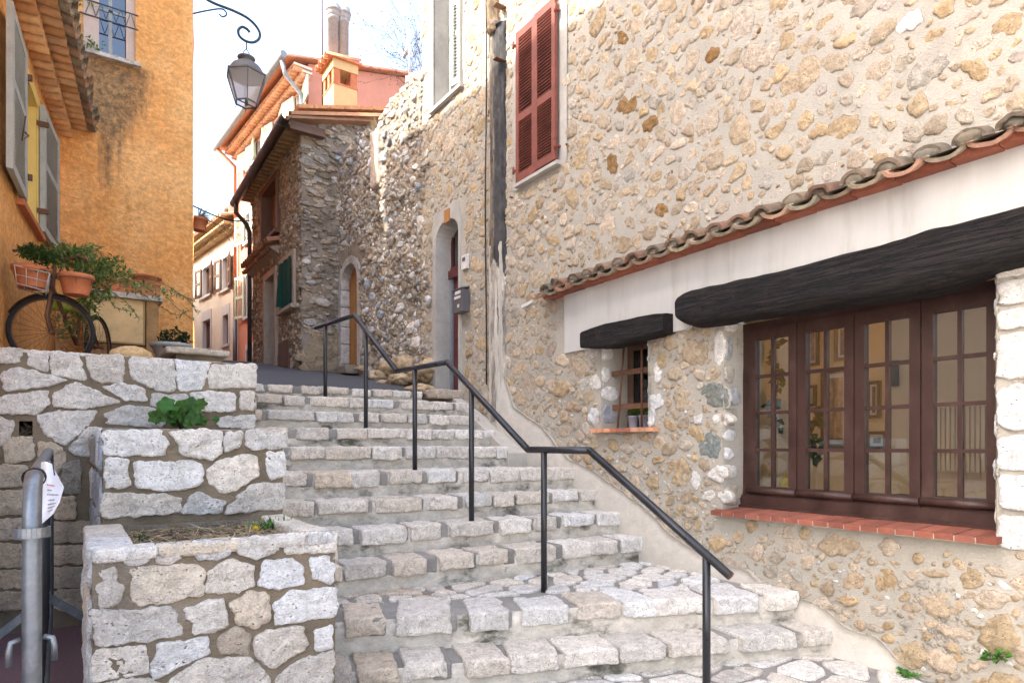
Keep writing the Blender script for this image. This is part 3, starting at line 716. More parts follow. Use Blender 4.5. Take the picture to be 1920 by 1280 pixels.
RWP = [[(-60,50),(150,55),(150,155),(-60,165)],[(205,65),(370,75),(360,220),(300,215),(215,170)],[(385,80),(590,90),(640,285),(390,250)],[(650,110),(900,105),(930,160),(920,290),(770,305),(690,280)],[(985,120),(1300,150),(1310,370),(1180,365),(990,270)],
 [(1320,145),(1570,165),(1500,355),(1345,365)],[(1600,180),(1905,170),(1905,345),(1580,345),(1565,260)],[(20,240),(130,195),(500,290),(340,335),(40,370)],[(-60,430),(150,390),(350,370),(360,470),(270,545),(-60,535)],[(400,400),(580,310),(890,455),(660,500),(430,490)],
 [(780,345),(920,315),(1060,345),(1105,445),(940,440)],[(1140,395),(1400,395),(1410,450),(1220,500),(1140,470)],[(1440,390),(1560,370),(1750,390),(1750,520),(1480,520)],[(1800,380),(1905,370),(1905,515),(1800,510)],
 ([(790,540),(960,480),(1140,500),(1260,590),(1200,645),(810,610)],'W'),([(1620,600),(1690,560),(1905,550),(1905,655),(1650,640)],'W'),[(290,560),(470,525),(720,525),(640,640),(490,775),(340,690)],[(-60,550),(100,600),(110,680),(0,790),(-60,780)],
 ([(520,800),(660,650),(770,655),(770,850),(560,855)],'w'),([(470,920),(600,890),(600,1130),(480,1130)],'g'),([(30,720),(240,720),(260,880),(40,910)],'B'),([(290,770),(420,760),(500,850),(430,990),(300,940)],'B'),
 ([(-60,930),(200,930),(210,1080),(-60,1090)],'B'),([(240,1010),(450,1010),(440,1140),(240,1150)],'B'),([(-60,1120),(180,1120),(200,1290),(-60,1300)],'B'),([(230,1180),(560,1160),(560,1330),(240,1320)],'B'),
 ([(-60,1330),(240,1330),(260,1480),(-60,1480)],'B'),([(290,1360),(680,1350),(690,1500),(300,1500)],'B'),([(-60,1520),(330,1510),(340,1680),(-60,1690)],'B'),([(370,1530),(690,1530),(690,1660),(370,1670)],'B'),
 ([(-60,1720),(200,1710),(210,1850),(-60,1850)],'B'),([(240,1700),(700,1690),(700,1830),(240,1850)],'B'),([(-60,1880),(400,1870),(400,2010),(-60,2010)],'B'),([(430,1860),(700,1860),(700,2010),(430,2010)],'B')]
rw = thing('retaining_wall', 'long white stone retaining wall below the bicycle, with a small square drain hole', 'wall', (.4, 5.5, 0))
RY = 5.45
mb = MB(); fr = Frame((0, RY, 0), (1, 0, 0), (0, 0, 1), (0, -1, 0))
hc = [fr.inv(onY(u, 640 + v / 4, RY)) for u, v in ((35.5, 595), (61, 705))]
hole = (hc[0][0], hc[1][0], hc[1][1], hc[0][1])
wall_grid(mb, fr, -.62, 1.228, 0, 1.893, (hole,), .05, .008, (.3, .25, .2))
random.seed(21); traced(mb, fr, RWP, 0, 640, lambda u, v: onY(u, v, RY), whitish, .018, .03)
mb.box(-.62, 1.22, RY + .012, RY + .36, 1.5, 1.892, (.66, .62, .56, .3))
for i in range(9):
    rockbox(mb, (-.52 + i * .2, RY + .19, 1.885), (1, 0, 0), (0, 1, 0), (0, 0, 1), .098, .19, .012, .008, .004, (5, 5, 2), whitish(), 1.)
mb.box(1.0, 1.216, RY + .36, 7.0, 1.2, 1.88, (.6, .56, .5, .3)); mb.box(1.0, 1.222, RY + .02, RY + .36, .6, 1.5, (.3, .25, .2, 0))
frr = Frame((1.222, 0, 0), (0, 1, 0), (0, 0, 1), (1, 0, 0)); side_blocks(mb, frr, RY, 7.0, 1.25, 1.88, 3, whitish)
h0, h1, h2, h3 = hole
for (x0, x1, z0, z1) in ((h0 - .04, h0, h2 - .04, h3 + .04), (h1, h1 + .04, h2 - .04, h3 + .04), (h0, h1, h2 - .04, h2), (h0, h1, h3, h3 + .04)): mb.box(x0, x1, RY + .012, RY + .3, z0, z1, (.3, .25, .2, 0))
mb.box(h0 - .04, h1 + .04, RY + .3, RY + .33, h2 - .04, h3 + .04, (.1, .09, .07, 0))
mb.build('masonry', M['masonry'], rw)
dm = MB()
for i in range(60):
    p = V((random.uniform(h0, h1), RY + random.uniform(.04, .2), h2 + random.uniform(0, .07))); dm.bar(p, p + rdir(.1) * .05, .004, .004, col=(.16, .12, .08, 1))
tag(dm.build('dry_leaf_litter', M['mulch']), 'dry brown debris lying inside the square drain hole of the retaining wall', 'debris')['kind'] = 'stuff'
# ================================================================ the rubble-stone house on the right
random.seed(11)
HX = 3.72
house = thing('stone_house', 'tall house of tan rubble stones in cream mortar, filling the right side', 'house', (HX, 3.5, 0))
def hx(u, v, X=HX): p = onX(u, v, X); return (p.y, p.z)
WB = (1.288, 2.877, .80, 2.12)      # big window (y0,y1,z0,z1)
WS = (3.584, 4.123, 1.39, 2.12)     # small barred window
WD = (6.54, 7.095, 1.80, 3.98)      # door
WU = (6.50, 7.18, 5.38, 7.4)        # upper left window
WR = (4.78, 5.33, 3.92, 5.32)       # red shuttered window (closed)
fr = Frame((HX, 0, 0), (0, 1, 0), (0, 0, 1), (-1, 0, 0))
mb = MB()
wall_grid(mb, fr, -1.5, 7.52, -.1, 8.2, (WB, WS, WD, WU, WR), .055, .011, (.66, .61, .54))
# back and top of the wall, right end
mb.box(HX + .45, HX + .5, -1.5, 1.0, 2.5, 8.2, (.6, .55, .5, 0)); mb.box(HX + .02, HX + .5, -1.5, 7.5, 8.12, 8.19, (.6, .55, .5, 0))
mb.box(HX + .45, HX + .5, 1.0, 7.5, 2.75, 8.19, (.6, .55, .5, 0))
mb.box(HX + .02, HX + .5, 7.42, 7.52, 1.8, 8.12, (.6, .55, .5, 0)); mb.box(HX + .02, HX + .5, -1.5, -1.4, 0, 8.12, (.6, .55, .5, 0))
pk = Packer()
def zband(y):   # bottom edge of the tile canopy on the wall
    return 2.62 + (y - 4.77) * (-.012)
# prominent stones (photo position, half length, half width, lean, colour)
BIG = """1142 145 30 20 70 t;1185 115 30 14 70 t;1221 104 18 14 60 o;1177 196 26 18 50 d;1219 232 22 13 45 d;1132 227 18 16 60 t;1270 210 29 18 75 p;1327 228 36 21 60 p;1259 137 22 10 -75 t;1297 112 28 14 80 t;1326 62 18 12 55 o;1392 42 40 25 65 p;1375 107 25 12 50 t;1336 102 18 11 50 d;1503 145 54 27 46 t;1615 97 30 17 45 p;1647 132 38 15 42 p;1737 135 56 26 38 g;1832 133 30 22 -35 o;1582 240 36 23 30 o;1550 207 18 17 30 t;1707 42 34 19 35 w;1752 67 30 13 40 o;1537 172 25 11 45 m;1587 151 18 14 30 r;1772 17 28 18 35 o;1890 47 36 24 35 o;1507 270 18 17 60 p;1455 245 26 13 35 o;1587 187 13 13 0 p;1767 175 17 14 30 g;1472 47 34 16 30 p;1547 40 24 10 40 o;1570 62 22 12 40 p;1460 10 24 14 40 o;1660 10 26 12 30 m;1822 32 26 12 45 m;1910 110 20 14 45 m;1420 200 19 14 40 t;1405 280 20 15 50 t;1422 306 16 12 40 g;1297 290 15 13 30 p;1147 307 14 22 0 d;1090 75 14 11 30 t;1167 72 11 17 0 d;1160 22 12 16 -20 t;1195 20 13 13 0 o;1302 42 13 14 20 t;1352 10 20 12 20 t;1367 157 20 10 50 g;1074 372 14 24 0 o;1655 265 16 9 35 r;1640 225 12 16 -20 t;1605 265 18 8 35 r;1687 205 10 9 40 o;1310 335 14 11 30 t;1255 300 13 10 40 p;1230 330 14 10 40 o;1350 325 15 9 45 p;1190 355 14 12 40 t;1135 345 13 15 60 o;1100 410 14 18 70 t;1240 395 16 14 40 d;1180 415 12 16 60 t;1065 560 14 20 80 p;985 500 10 18 80 t;975 690 18 16 30 b;1040 610 10 20 80 t;955 605 10 18 80 p;1000 620 12 14 40 g;1025 690 12 20 80 g;1012 655 10 12 40 o;1037 450 12 16 70 o;960 420 8 14 80 t
1080 687 20 20 40 r;1242 672 12 20 0 o;1305 662 31 31 60 t;1282 747 25 28 80 t;1340 740 26 30 80 G;1331 837 24 26 0 G;1355 785 27 15 0 w;1309 786 11 11 0 w;1255 797 17 12 -30 o;1270 885 30 32 0 o;1232 862 13 8 20 o;1195 870 15 9 10 t;1117 830 14 12 30 o;1115 717 15 17 0 w;1115 780 16 21 0 w;1075 762 17 13 0 r;1230 750 15 19 0 w;1347 887 24 19 0 w;1225 905 15 18 30 o;1305 900 10 20 0 w;1176 840 13 11 0 p;1212 847 11 8 0 t;1142 862 13 9 10 o;1165 877 9 16 80 p;1350 650 14 42 0 w;1472 997 22 14 -10 p;1510 1002 12 15 0 o;1575 1022 42 21 -8 t;1665 1027 23 19 0 p;1722 1045 12 10 20 o;1777 1037 11 11 0 t;1512 1055 18 18 40 p;1602 1090 24 20 0 r;1662 1090 24 30 10 o;1625 1107 10 11 0 o;1820 1085 24 23 0 o;1757 1075 27 8 -5 t;1767 1132 50 24 -10 t;1650 1142 23 13 0 p;1590 1124 27 12 -10 o;1875 1192 42 50 -10 o;1705 1225 43 30 10 o;1790 1185 39 13 -20 p;1837 1247 26 11 0 p;1457 1042 18 17 0 g;1525 1095 10 9 0 o;1697 1117 16 7 25 o;1870 1072 27 11 -10 p;1905 1122 13 8 0 o;1615 1172 13 13 0 r;1765 1272 12 10 0 t;1232 700 8 24 0 w;1222 780 8 24 0 w;1110 660 16 14 0 W;1330 930 14 12 0 w;1360 930 16 14 0 w;1410 985 14 12 0 o;1385 1005 12 14 0 t;1430 1010 12 10 0 p;1300 960 14 14 0 t;1255 940 14 10 20 o;1210 930 10 12 0 p;1330 985 12 10 0 g;1560 1060 12 9 0 o;1700 1170 16 9 0 g;1740 1195 12 8 0 o"""
for it in BIG.replace('\n', ';').split(';'):
    u, v, ra, rb, an, cc = it.split(); u, v, ra, rb, an = map(float, (u, v, ra, rb, an)); an = R(-an)
    k = 9; ph = random.random() * 6; pp = []
    for i in range(k):
        th = ph + 6.283 * (i + random.uniform(-.22, .22)) / k; rr = random.uniform(.82, 1.1); x, y = math.cos(th) * ra * rr, math.sin(th) * rb * rr
        pp.append(hx(u + x * math.cos(an) - y * math.sin(an), v + x * math.sin(an) + y * math.cos(an)))
    low = v > 560 and u > 1060
    stone(mb, pp, fr, jit(PAL[cc], .08), random.uniform(.003, .009) if not low else random.uniform(.006, .016), .016, .018, .008 if not low else .013, .012, 1, .0, tilt=.02, q=.15, flush=True)
    pk.block(pp)
# white quoins down the right of the big window
for (v0, v1, du) in ((490, 526, 40), (532, 577, 50), (585, 622, 44), (630, 714, 60), (725, 809, 46), (817, 884, 34), (890, 955, 52), (963, 1028, 60)):
    a = hx(1871, v0); b = hx(1871, v1); y1 = a[0]; wd = du / 100 * .42 + .06
    q = [(y1, a[1]), (y1 - wd * .5, a[1] + .005), (y1 - wd, a[1] - .02), (y1 - wd * .95, b[1] + .01), (y1, b[1])]
    stone(mb, q, fr, jit(PAL['w'], .05), .02, .016, .025, .012, .008, 1, .05, q=.12); pk.block(q)
def free(y, z, r):
    for h in (WB, WS, WD, WU, WR):
        m = .03 if h is not WU else .05
        if h is WR: m = .13
        if h is WD: m = .11
        if h[0] - m - r < y < h[1] + m + r and h[2] - m - r < z < h[3] + m + r: return False
    if y < 4.75 and 2.12 - r < z < 2.80 + r: return False      # white band
    if 1.2 < y < 2.95 and .66 < z < .9: return False
    return True
def scatter(n, rmin, rmax, gap, y0, y1, z0, z1, pal, asp=(1., 1.9), hh=(.002, .008), a0=0., lean=.5):
    for _ in range(n):
        r = rmin + (rmax - rmin) * random.random() ** 2.2; y = random.uniform(y0, y1); z = random.uniform(z0, z1)
        if not free(y, z, r * .8): continue
        if not pk.ok(y, z, r * .92, gap): continue
        a = random.uniform(*asp); c = random.choice(pal)
        stone(mb, rpoly(y, z, 1.16 * r * a ** .4, 1.1 * r / a ** .4, random.gauss(0, lean), None, .28), fr, jit(PAL[c], .18), random.uniform(*hh), .014, .016 if r < .06 else .022, .006, .012, 1, a0, tilt=.04, q=.16, flush=True)
UP = 'ttttoopprgmbttpgttppob'
scatter(3500, .065, .15, -.01, 4.75, 7.5, 1.7, 7.4, UP, (1., 1.7), (.004, .014))
scatter(13000, .032, .07, -.006, 4.75, 7.5, 1.0, 7.4, UP, (1., 1.8), (.003, .010))
scatter(20000, .014, .035, -.002, 4.75, 7.5, 1.0, 7.4, UP + 'ddb')
scatter(500, .06, .13, .0, -1.4, 1.0, 2.8, 7, UP); scatter(2500, .02, .06, .01, -1.4, 1.0, 2.8, 5, UP); scatter(2500, .02, .07, .0, -1.4, .9, -.05, 2.1, UP); scatter(300, .06, .13, .0, 1.0, 4.75, 5.4, 8., UP)
scatter(2500, .055, .14, -.008, 1.0, 4.75, 2.8, 5.5, UP, (1., 1.8), (.004, .014))
scatter(6000, .028, .07, -.004, 1.0, 4.75, 2.8, 5.5, UP)
scatter(1500, .03, .075, .0, 3.2, 4.75, 2.8, 5.5, UP)
scatter(6000, .014, .036, .004, 1.0, 4.75, 2.8, 5.5, UP + 'dd')
LOWP = 'ttootpprgbtpgbo'
scatter(200, .06, .14, .0, -1.4, .9, -.05, 2.1, LOWP)
scatter(2500, .06, .16, -.012, .9, 4.75, -.05, 2.1, LOWP, (1., 1.9), (.006, .02), lean=.4)
scatter(6000, .03, .07, -.006, .9, 4.75, -.05, 2.1, LOWP, (1., 1.9), (.005, .016), lean=.4)
scatter(12000, .012, .034, -.004, .9, 4.75, -.05, 2.1, LOWP + 'gww', (1., 1.9), (.003, .01), lean=.4)
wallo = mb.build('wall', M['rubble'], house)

# white plaster band between canopy and timbers
mb = MB()
def bandx(u, v): p = onX(u, v, HX - .028); return p
top = [onX(u, v, HX - .028) for u, v in ((1058, 552), (1920, 262))]
yl = top[0].y
lowpts = [(1058, 662), (1098, 654), (1128, 650), (1190, 640), (1218, 630), (1254, 624), (1286, 617), (1300, 606), (1345, 605), (1395, 607)]
lo = [(onX(u, v, HX - .028).y, onX(u, v, HX - .028).z) for u, v in lowpts] + [(2.8, 2.135), (-1.5, 2.135)]
for (a, p), (b, q) in zip(lo, lo[1:]):
    n = max(1, int((a - b) / .06))
    for i in range(n):
        ya, yb = a + (b - a) * i / n, a + (b - a) * (i + 1) / n; za, zb = p + (q - p) * i / n, p + (q - p) * (i + 1) / n
        x = HX - .028
        i4 = [mb.vert((x + .004 * noise.noise(V((yy * 3, zz * 3, 1))), yy, zz)) for yy, zz in ((ya, za), (yb, zb), (yb, 2.68), (ya, 2.68))]
        mb.face(i4, 0, False); mb.face([mb.vert((x, ya, za)), mb.vert((HX + .01, ya, za)), mb.vert((HX + .01, yb, zb)), mb.vert((x, yb, zb))])
mb.face([mb.vert((HX - .028, yl, lo[0][1])), mb.vert((HX - .028, yl, 2.68)), mb.vert((HX + .01, yl, 2.68)), mb.vert((HX + .01, yl, lo[0][1]))])
mb.build('plaster_band', M['white_plaster'], house)

# canopy: brick course and a row of canal tiles
mb = MB(); y = 4.80
z0 = onX(1055, 550, HX - .09).z; z1 = onX(1920, 261, HX - .09).z
yA = onX(1055, 550, HX - .09).y; yB = onX(1920, 261, HX - .09).y
def zc(yy): return z0 + (z1 - z0) * (yy - yA) / (yB - yA)
while y > -1.4:
    l = random.uniform(.2, .27); mb.obox((HX - .05, y - l / 2, zc(y) + .020), (1, 0, 0), (0, 1, 0), (0, 0, 1), .06, l / 2 - .003, .019, (*jit((.26, .085, .05), .25), 1)); y -= l
mb.build('brick_course', M['brick'], house)
mb = MB(); y = 4.80; tc = ((.25, .19, .135), (.22, .18, .13), (.30, .20, .135), (.26, .225, .16), (.32, .18, .12)); P = .186
dirn = V((-1, 0, -.36)).normalized()
while y > -1.4:
    zz = zc(y) + .058; yy = y + random.uniform(-.008, .008)
    st = V((HX + .03, yy, zz + .062 + random.uniform(-.004, .004)))
    tile(mb, st, dirn, (0, 0, 1), .085, .095, .235 + random.uniform(-.03, .02), .02, True, jit(random.choice(tc), .18), 12, 0, 1.0, .55, .004)
    st = V((HX + .03, yy - P / 2, zz + .060 + random.uniform(-.006, .006)))
    tile(mb, st, dirn, (0, 0, 1), .066, .075, .20 + random.uniform(-.03, .025), .018, False, jit(dim(random.choice(tc), .5, .75), .18), 12, 0, 1.0, .8, .006)
    lump(mb, st + dirn * .165 + V((0, 0, .016)), .03, .060, .040, .25, 3, jit((.15, .13, .10), .2), 1.)
    y -= P
y = 4.8
mb.grid(lambda a, b: (V((HX - .2 * a + .02, 4.85 - 6.3 * b, zc(4.8 - 6.3 * b) + .085 - .05 * a)), (.2, .18, .14, 1)), 2, 20)
mb.build('canopy_tiles', M['tile'], house)
mb = MB()
p = onX(1043, 531, HX - .1); mb.tube([(HX - .02, p.y - .02, p.z + .01), (HX - .16, p.y - .02, p.z)], .03, 10); mb.build('pipe_stub', M['gutter'], house)

# timber lintels
def timber(name, pts, X, hx_, round_, sub):
    mb = MB(); N = len(pts); n = 40; rows = []
    for (yy, zt, zb, dep) in pts:
        row = []
        for j in range(n):
            a = 2 * math.pi * j / n; c, s_ = math.cos(a), math.sin(a); e = round_
            px = math.copysign(abs(c) ** e, c) * dep; pz = math.copysign(abs(s_) ** e, s_) * (zt - zb) / 2
            k = V((px * 6, yy * 2.5, pz * 6)); f = 1 + .10 * noise.noise(k) + .05 * noise.noise(k * 3) - .10 * max(0, noise.noise(V((a * 2.2, yy * .8, 5))) - .15) + .03 * noise.noise(V((a * 9, yy * 3, 2)))
            row.append(mb.vert((X + px * f, yy, (zt + zb) / 2 + pz * f)))
        rows.append(row)
    for A, Bq in zip(rows, rows[1:]):
        for j in range(n): mb.face([A[j], A[(j + 1) % n], Bq[(j + 1) % n], Bq[j]], 0, True)
    mb.face(rows[0]); mb.face(rows[-1][::-1])
    return mb.build(name, M['timber_dark'], house)
TB = [(1271, 566, 588), (1276, 556, 600), (1285, 550, 607), (1300, 543, 611), (1330, 535, 609), (1370, 527, 604), (1420, 517, 597), (1470, 504, 590), (1520, 492, 582), (1570, 480, 572), (1620, 466, 568), (1670, 451, 562), (1720, 438, 555), (1770, 424, 541), (1820, 411, 522), (1870, 398, 503), (1920, 385, 490)]
XB = HX - .05; pts = []
for u, a, b in TB:
    t_, b_ = onX(u, a, XB - .06), onX(u, b, XB - .06); pts.append((t_.y, t_.z, b_.z, .115))
pts[0] = (*pts[0][:3], .06); d = pts[-1]; pts += [(.9, d[1], d[2], .115), (.3, d[1], d[2], .115), (-.6, d[1], d[2], .1)]
fine = []
for a, b in zip(pts, pts[1:]):
    for i in range(6): fine.append(tuple(p + (q - p) * i / 6 for p, q in zip(a, b)))
timber('timber_lintel', fine + [pts[-1]], XB, .1, .62, 0)['label'] = 'long rounded black timber beam over the casement window'
pts = []
for u, a, b in ((1095, 622, 653), (1110, 616, 653), (1140, 607, 652), (1170, 601, 645), (1200, 594, 637), (1230, 589, 631), (1253, 587, 622)):
    t_, b_ = onX(u, a, XB - .03), onX(u, b, XB - .03); pts.append((t_.y, t_.z, b_.z, .1))
fine = []
for a, b in zip(pts, pts[1:]):
    for i in range(6): fine.append(tuple(p + (q - p) * i / 6 for p, q in zip(a, b)))
timber('timber_lintel', fine + [pts[-1]], XB + .02, .1, .3, 0)['label'] = 'short squared black timber beam over the small barred window'

# reveals of the two shop windows (stone jambs, head, sill bed)
mb = MB()
for (h, dp, hd) in ((WB, .24, 2.12), (WS, .32, 2.12)):
    for sgn, yy in ((1, h[1]), (-1, h[0])):
        f2 = Frame((HX, yy, 0), (1, 0, 0), (0, 0, 1), (0, -sgn, 0)); wall_grid(mb, f2, -.008, dp, h[2], h[3], (), .05, .006, (.6, .55, .5))
        z = h[2] + .03
        while z < h[3] - .03:
            hh = min(random.uniform(.09, .2), h[3] - z); cc = random.choice('wwWsg') if sgn > 0 else 'w'; wd = random.uniform(.08, .19)
            stone(mb, rpoly(wd * .5 - .005, z + hh / 2, wd * .62, hh * .5, 0, 7, .2), f2, jit(PAL[cc], .1), .012, .014, .025, .008, .01, 1, .0); z += hh + .012
    mb.box(HX + .003, HX + dp, h[0], h[1], h[3], h[3] + .03, (.6, .55, .5, 0)); mb.box(HX + .004, HX + dp, h[0], h[1], h[2] - .03, h[2], (.6, .55, .5, 0))
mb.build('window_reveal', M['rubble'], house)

# big casement window
WX = 3.925
mb = MB(); y0, y1, zb, zt = 1.288, 2.877, .87, 2.10; f = .05
mb.box(WX, WX + .07, y1 - f, y1, zb, zt); mb.box(WX, WX + .07, y0, y0 + f, zb, zt)
mb.box(WX - .003, WX + .07, y0 + f, y1 - f, zt - f, zt); mb.box(WX - .03, WX + .07, y0, y1, zb - .03, zb + .035)
mb.box(WX - .05, WX + .07, y0 - .0, y1 + .0, zb - .075, zb - .03)
win = mb.build('window', M['brown_wood'], house); win['label'] = 'wide brown wooden window of four casements with small panes'
cw = (y1 - y0 - 2 * f) / 4
for i in range(4):
    a = y0 + f + i * cw + .003; b = a + cw - .006; z0_, z1_ = zb + .035, zt - f; mb = MB(); st = .058
    mb.box(WX - .018, WX + .035, a, a + st, z0_, z1_); mb.box(WX - .018, WX + .035, b - st, b, z0_, z1_)
    mb.box(WX - .016, WX + .035, a + st, b - st, z1_ - .075, z1_); mb.box(WX - .016, WX + .035, a + st, b - st, z0_, z0_ + .065)
    mb.tube([(WX - .022, a, z0_ + .035), (WX - .022, b, z0_ + .035)], .024, 8)
    zz0, zz1 = z0_ + .065, z1_ - .075; ym = (a + b) / 2
    mb.box(WX - .008, WX + .022, ym - .011, ym + .011, zz0, zz1)
    for k in (1, 2, 3):
        zz = zz0 + (zz1 - zz0) * k / 4; mb.box(WX - .006, WX + .02, a + st, b - st, zz - .011, zz + .011)
    mb.build('casement', M['brown_wood'], win)
    gp = MB(); gp.box(WX + .006, WX + .009, a + st - .005, b - st + .005, zz0 - .005, zz1 + .005); gp.build('pane', M['glass'], win)
mb = MB(); y = 2.93
while y > 1.29:
    l = .093; mb.obox((HX + .07, y - l / 2, .80 + random.uniform(-.002, .002)), (1, 0, .06), (0, 1, 0), (-.06, 0, 1), .15, l / 2 - .003, .016, (*jit((.235, .08, .052), .3), 1)); y -= l
mb.obox((HX + .07, 2.11, .797), (1, 0, .06), (0, 1, 0), (-.06, 0, 1), .147, .815, .0145, (.42, .38, .33, 1))
mb.build('sill', M['brick'], win)

# small barred window
X2 = 4.02
mb = MB(); a, b, zb, zt = WS
mb.box(X2, X2 + .05, a, a + .05, zb, zt); mb.box(X2, X2 + .05, b - .05, b, zb, zt); mb.box(X2, X2 + .05, a + .05, b - .05, zt - .05, zt); mb.box(X2, X2 + .05, a + .05, b - .05, zb, zb + .05); mb.box(X2 + .002, X2 + .05, (a + b) / 2 - .03, (a + b) / 2 + .03, zb + .05, zt - .05)
sw = mb.build('small_window', M['brown_paint'], house); sw['label'] = 'small window with rusty iron bars and a brick sill'
mb = MB(); mb.box(X2 + .02, X2 + .023, a + .04, b - .04, zb + .04, zt - .04); mb.build('pane', M['glass'], sw)
mb = MB()
mb.grid(lambda s_, t_: (V((X2 + .075 + .012 * math.sin(s_ * 30), a + .14 + s_ * .2, zb + .25 + t_ * .48)), (1, 1, 1, 1)), 30, 2); mb.build('curtain', M['curtain'], sw)
mb = MB(); XG = HX + .12
for zz in (1.575, 1.86): mb.box(XG - .006, XG + .006, a, b, zz - .022, zz + .022)
for (p, q) in ((.16, .08), (.36, .36), (.52, .5)):
    mb.tube([(XG - .012, b - p, zt), (XG - .012, b - q - .0, zb)], .009, 8)
mb.build('grille', M['rust'], sw)
mb = MB(); y = b + .07
while y > a - .06:
    mb.obox((HX + .06, y - .04, 1.375), (1, 0, 0), (0, 1, 0), (0, 0, 1), .13, .037, .016, (*jit(random.choice(((.45, .16, .08), (.3, .12, .08), (.5, .25, .14))), .2), 1)); y -= .08
mb.build('sill', M['brick'], sw)

# plinth of cream plaster that follows the stairs
mb = MB()
PP = [(934, 480), (938, 640), (941, 700), (960, 765), (1010, 800), (1060, 860), (1110, 885), (1200, 950), (1260, 1010), (1330, 1052), (1400, 1075), (1460, 1115), (1530, 1135), (1590, 1185), (1640, 1200), (1700, 1260), (1760, 1310)]
XP = HX - .035
pp = [onX(u, v, XP) for u, v in PP]; pp.append(V((XP, 1.0, 0)))
N = []
for p, q in zip(pp, pp[1:]):
    n = max(1, int((p - q).length / .05)); N += [p + (q - p) * i / n for i in range(n)]
ids = []
for p in N:
    z = p.z + .016 * noise.noise(V((p.y * 9, 0, 0))) + .008 * noise.noise(V((p.y * 30, 3, 0)))
    y = p.y if p.y < 5.4 else p.y + .015 * noise.noise(V((p.z * 7, 5, 0)))
    ids.append([mb.vert((XP + .018, y, z + .012)), mb.vert((XP - .008, y, z - .03)), mb.vert((XP - .03, y, z - .28)), mb.vert((XP - .05, y, max(-.1, z - .75)))])
for A, Bq in zip(ids, ids[1:]):
    mb.face([A[0], Bq[0], mb.vert((HX + .02, *mb.v[Bq[0]][1:])), mb.vert((HX + .02, *mb.v[A[0]][1:]))])
    for j in range(3): mb.face([A[j], Bq[j], Bq[j + 1], A[j + 1]], 0, True)
# strip beside the flue
y0_ = onX(920, 600, XP).y; y1_ = onX(942, 600, XP).y
mb.obox((XP + .01, (y0_ + y1_) / 2, 2.35), (1, 0, 0), (0, 1, 0), (0, 0, 1), .03, abs(y1_ - y0_) / 2, 1.0)
# low fill between stair ends and wall
mb.prism([(3.44, 5.12, .9), (3.70, 5.12, .9), (3.70, 6.66, 1.6), (3.60, 6.66, 1.6)], (0, 0, .28))
mb.build('plinth_plaster', M['plinth'], house)

# louvred shutters: a leaf with stiles, rails and slats
def shutter(parent, O, U, N, w_, h_, mat, rails=(0, .36, 1.), slats=(22, 30), name='shutter', tilt=.5, st=.05, depth=.034):
    O, U, N = V(O), V(U).normalized(), V(N).normalized(); Z = V((0, 0, 1)); mb = MB()
    mb.obox(O + U * st / 2 + Z * h_ / 2, U, Z, N, st / 2, h_ / 2, depth / 2); mb.obox(O + U * (w_ - st / 2) + Z * h_ / 2, U, Z, N, st / 2, h_ / 2, depth / 2)
    rh = .075; ys = []
    for r_ in rails:
        zc_ = min(max(r_ * h_, rh / 2), h_ - rh / 2); ys.append(zc_); mb.obox(O + U * w_ / 2 + Z * zc_, U, Z, N, w_ / 2 - st, rh / 2, depth / 2 - .002)
    o = mb.build(name, mat, parent); sb = MB()
    for k, n in enumerate(slats):
        a, b = ys[k] + rh / 2, ys[k + 1] - rh / 2; dz = (b - a) / n; ax = (N * math.cos(tilt) - Z * math.sin(tilt))
        for i in range(n): sb.obox(O + U * w_ / 2 + Z * (a + dz * (i + .5)), U, ax, U.cross(ax), w_ / 2 - st, depth * .42, .0035)
    sb.build('louvres', mat, o); return o
# red pair, closed over their window
mb = MB()
mb.box(HX + .0, HX + .03, WR[0], WR[1], WR[2], WR[3]); mb.build('blind_opening', M['ink'], house)
ya, yb = onX(1046, 150, HX - .03).y, onX(970, 200, HX - .03).y; zb, zt = 3.86, 5.345; hw = (yb - ya) / 2
s1 = shutter(house, (HX - .035, ya + hw + .004, zb), (0, 1, 0), (-1, 0, 0), hw - .004, zt - zb, M['red_paint'], (0, .42, 1.), (19, 24), tilt=.3); s1['label'] = 'left leaf of the closed red louvred shutters'
s2 = shutter(house, (HX - .05, ya, zb), (0, 1, 0), (-1, 0, 0), hw - .002, zt - zb, M['red_paint'], (0, .42, 1.), (19, 24), tilt=.3); s2['label'] = 'right leaf of the closed red louvred shutters'
for yy in (ya - .01, yb + .01):
    for zz in (zb + .12, zt - .12):
        mb = MB(); mb.tube([(HX - .07, yy, zz - .035), (HX - .07, yy, zz + .035)], .012, 8); mb.bar((HX - .07, yy, zz), (HX + .02, yy, zz), .02, .02); mb.build('hinge', M['red_paint'], house)
for (p, q) in (((HX + .02, ya - .1, zb + .1), (HX - .04, ya - .13, zb + .09)), ((HX + .02, yb + .12, zb - .1), (HX - .04, yb + .12, zb - .1))):
    mb = MB(); mb.bar(p, q, .012, .012); mb.build('shutter_hook', M['rust'], house)
mb = MB(); bw = .10
f3 = Frame((HX - .012, 0, 0), (0, 1, 0), (0, 0, 1), (-1, 0, 0))
wall_grid(mb, f3, ya - bw * 1.1, yb + bw * .8, zb - .05, zt + .12, ((ya + .0, yb - .0, zb + .02, zt - .0),), .04, .006, (1, 1, 1))
mb.box(HX - .06, HX + .02, ya - .02, yb + .02, zb - .045, zb - .012)
mb.build('window_surround', M['surround'], house)
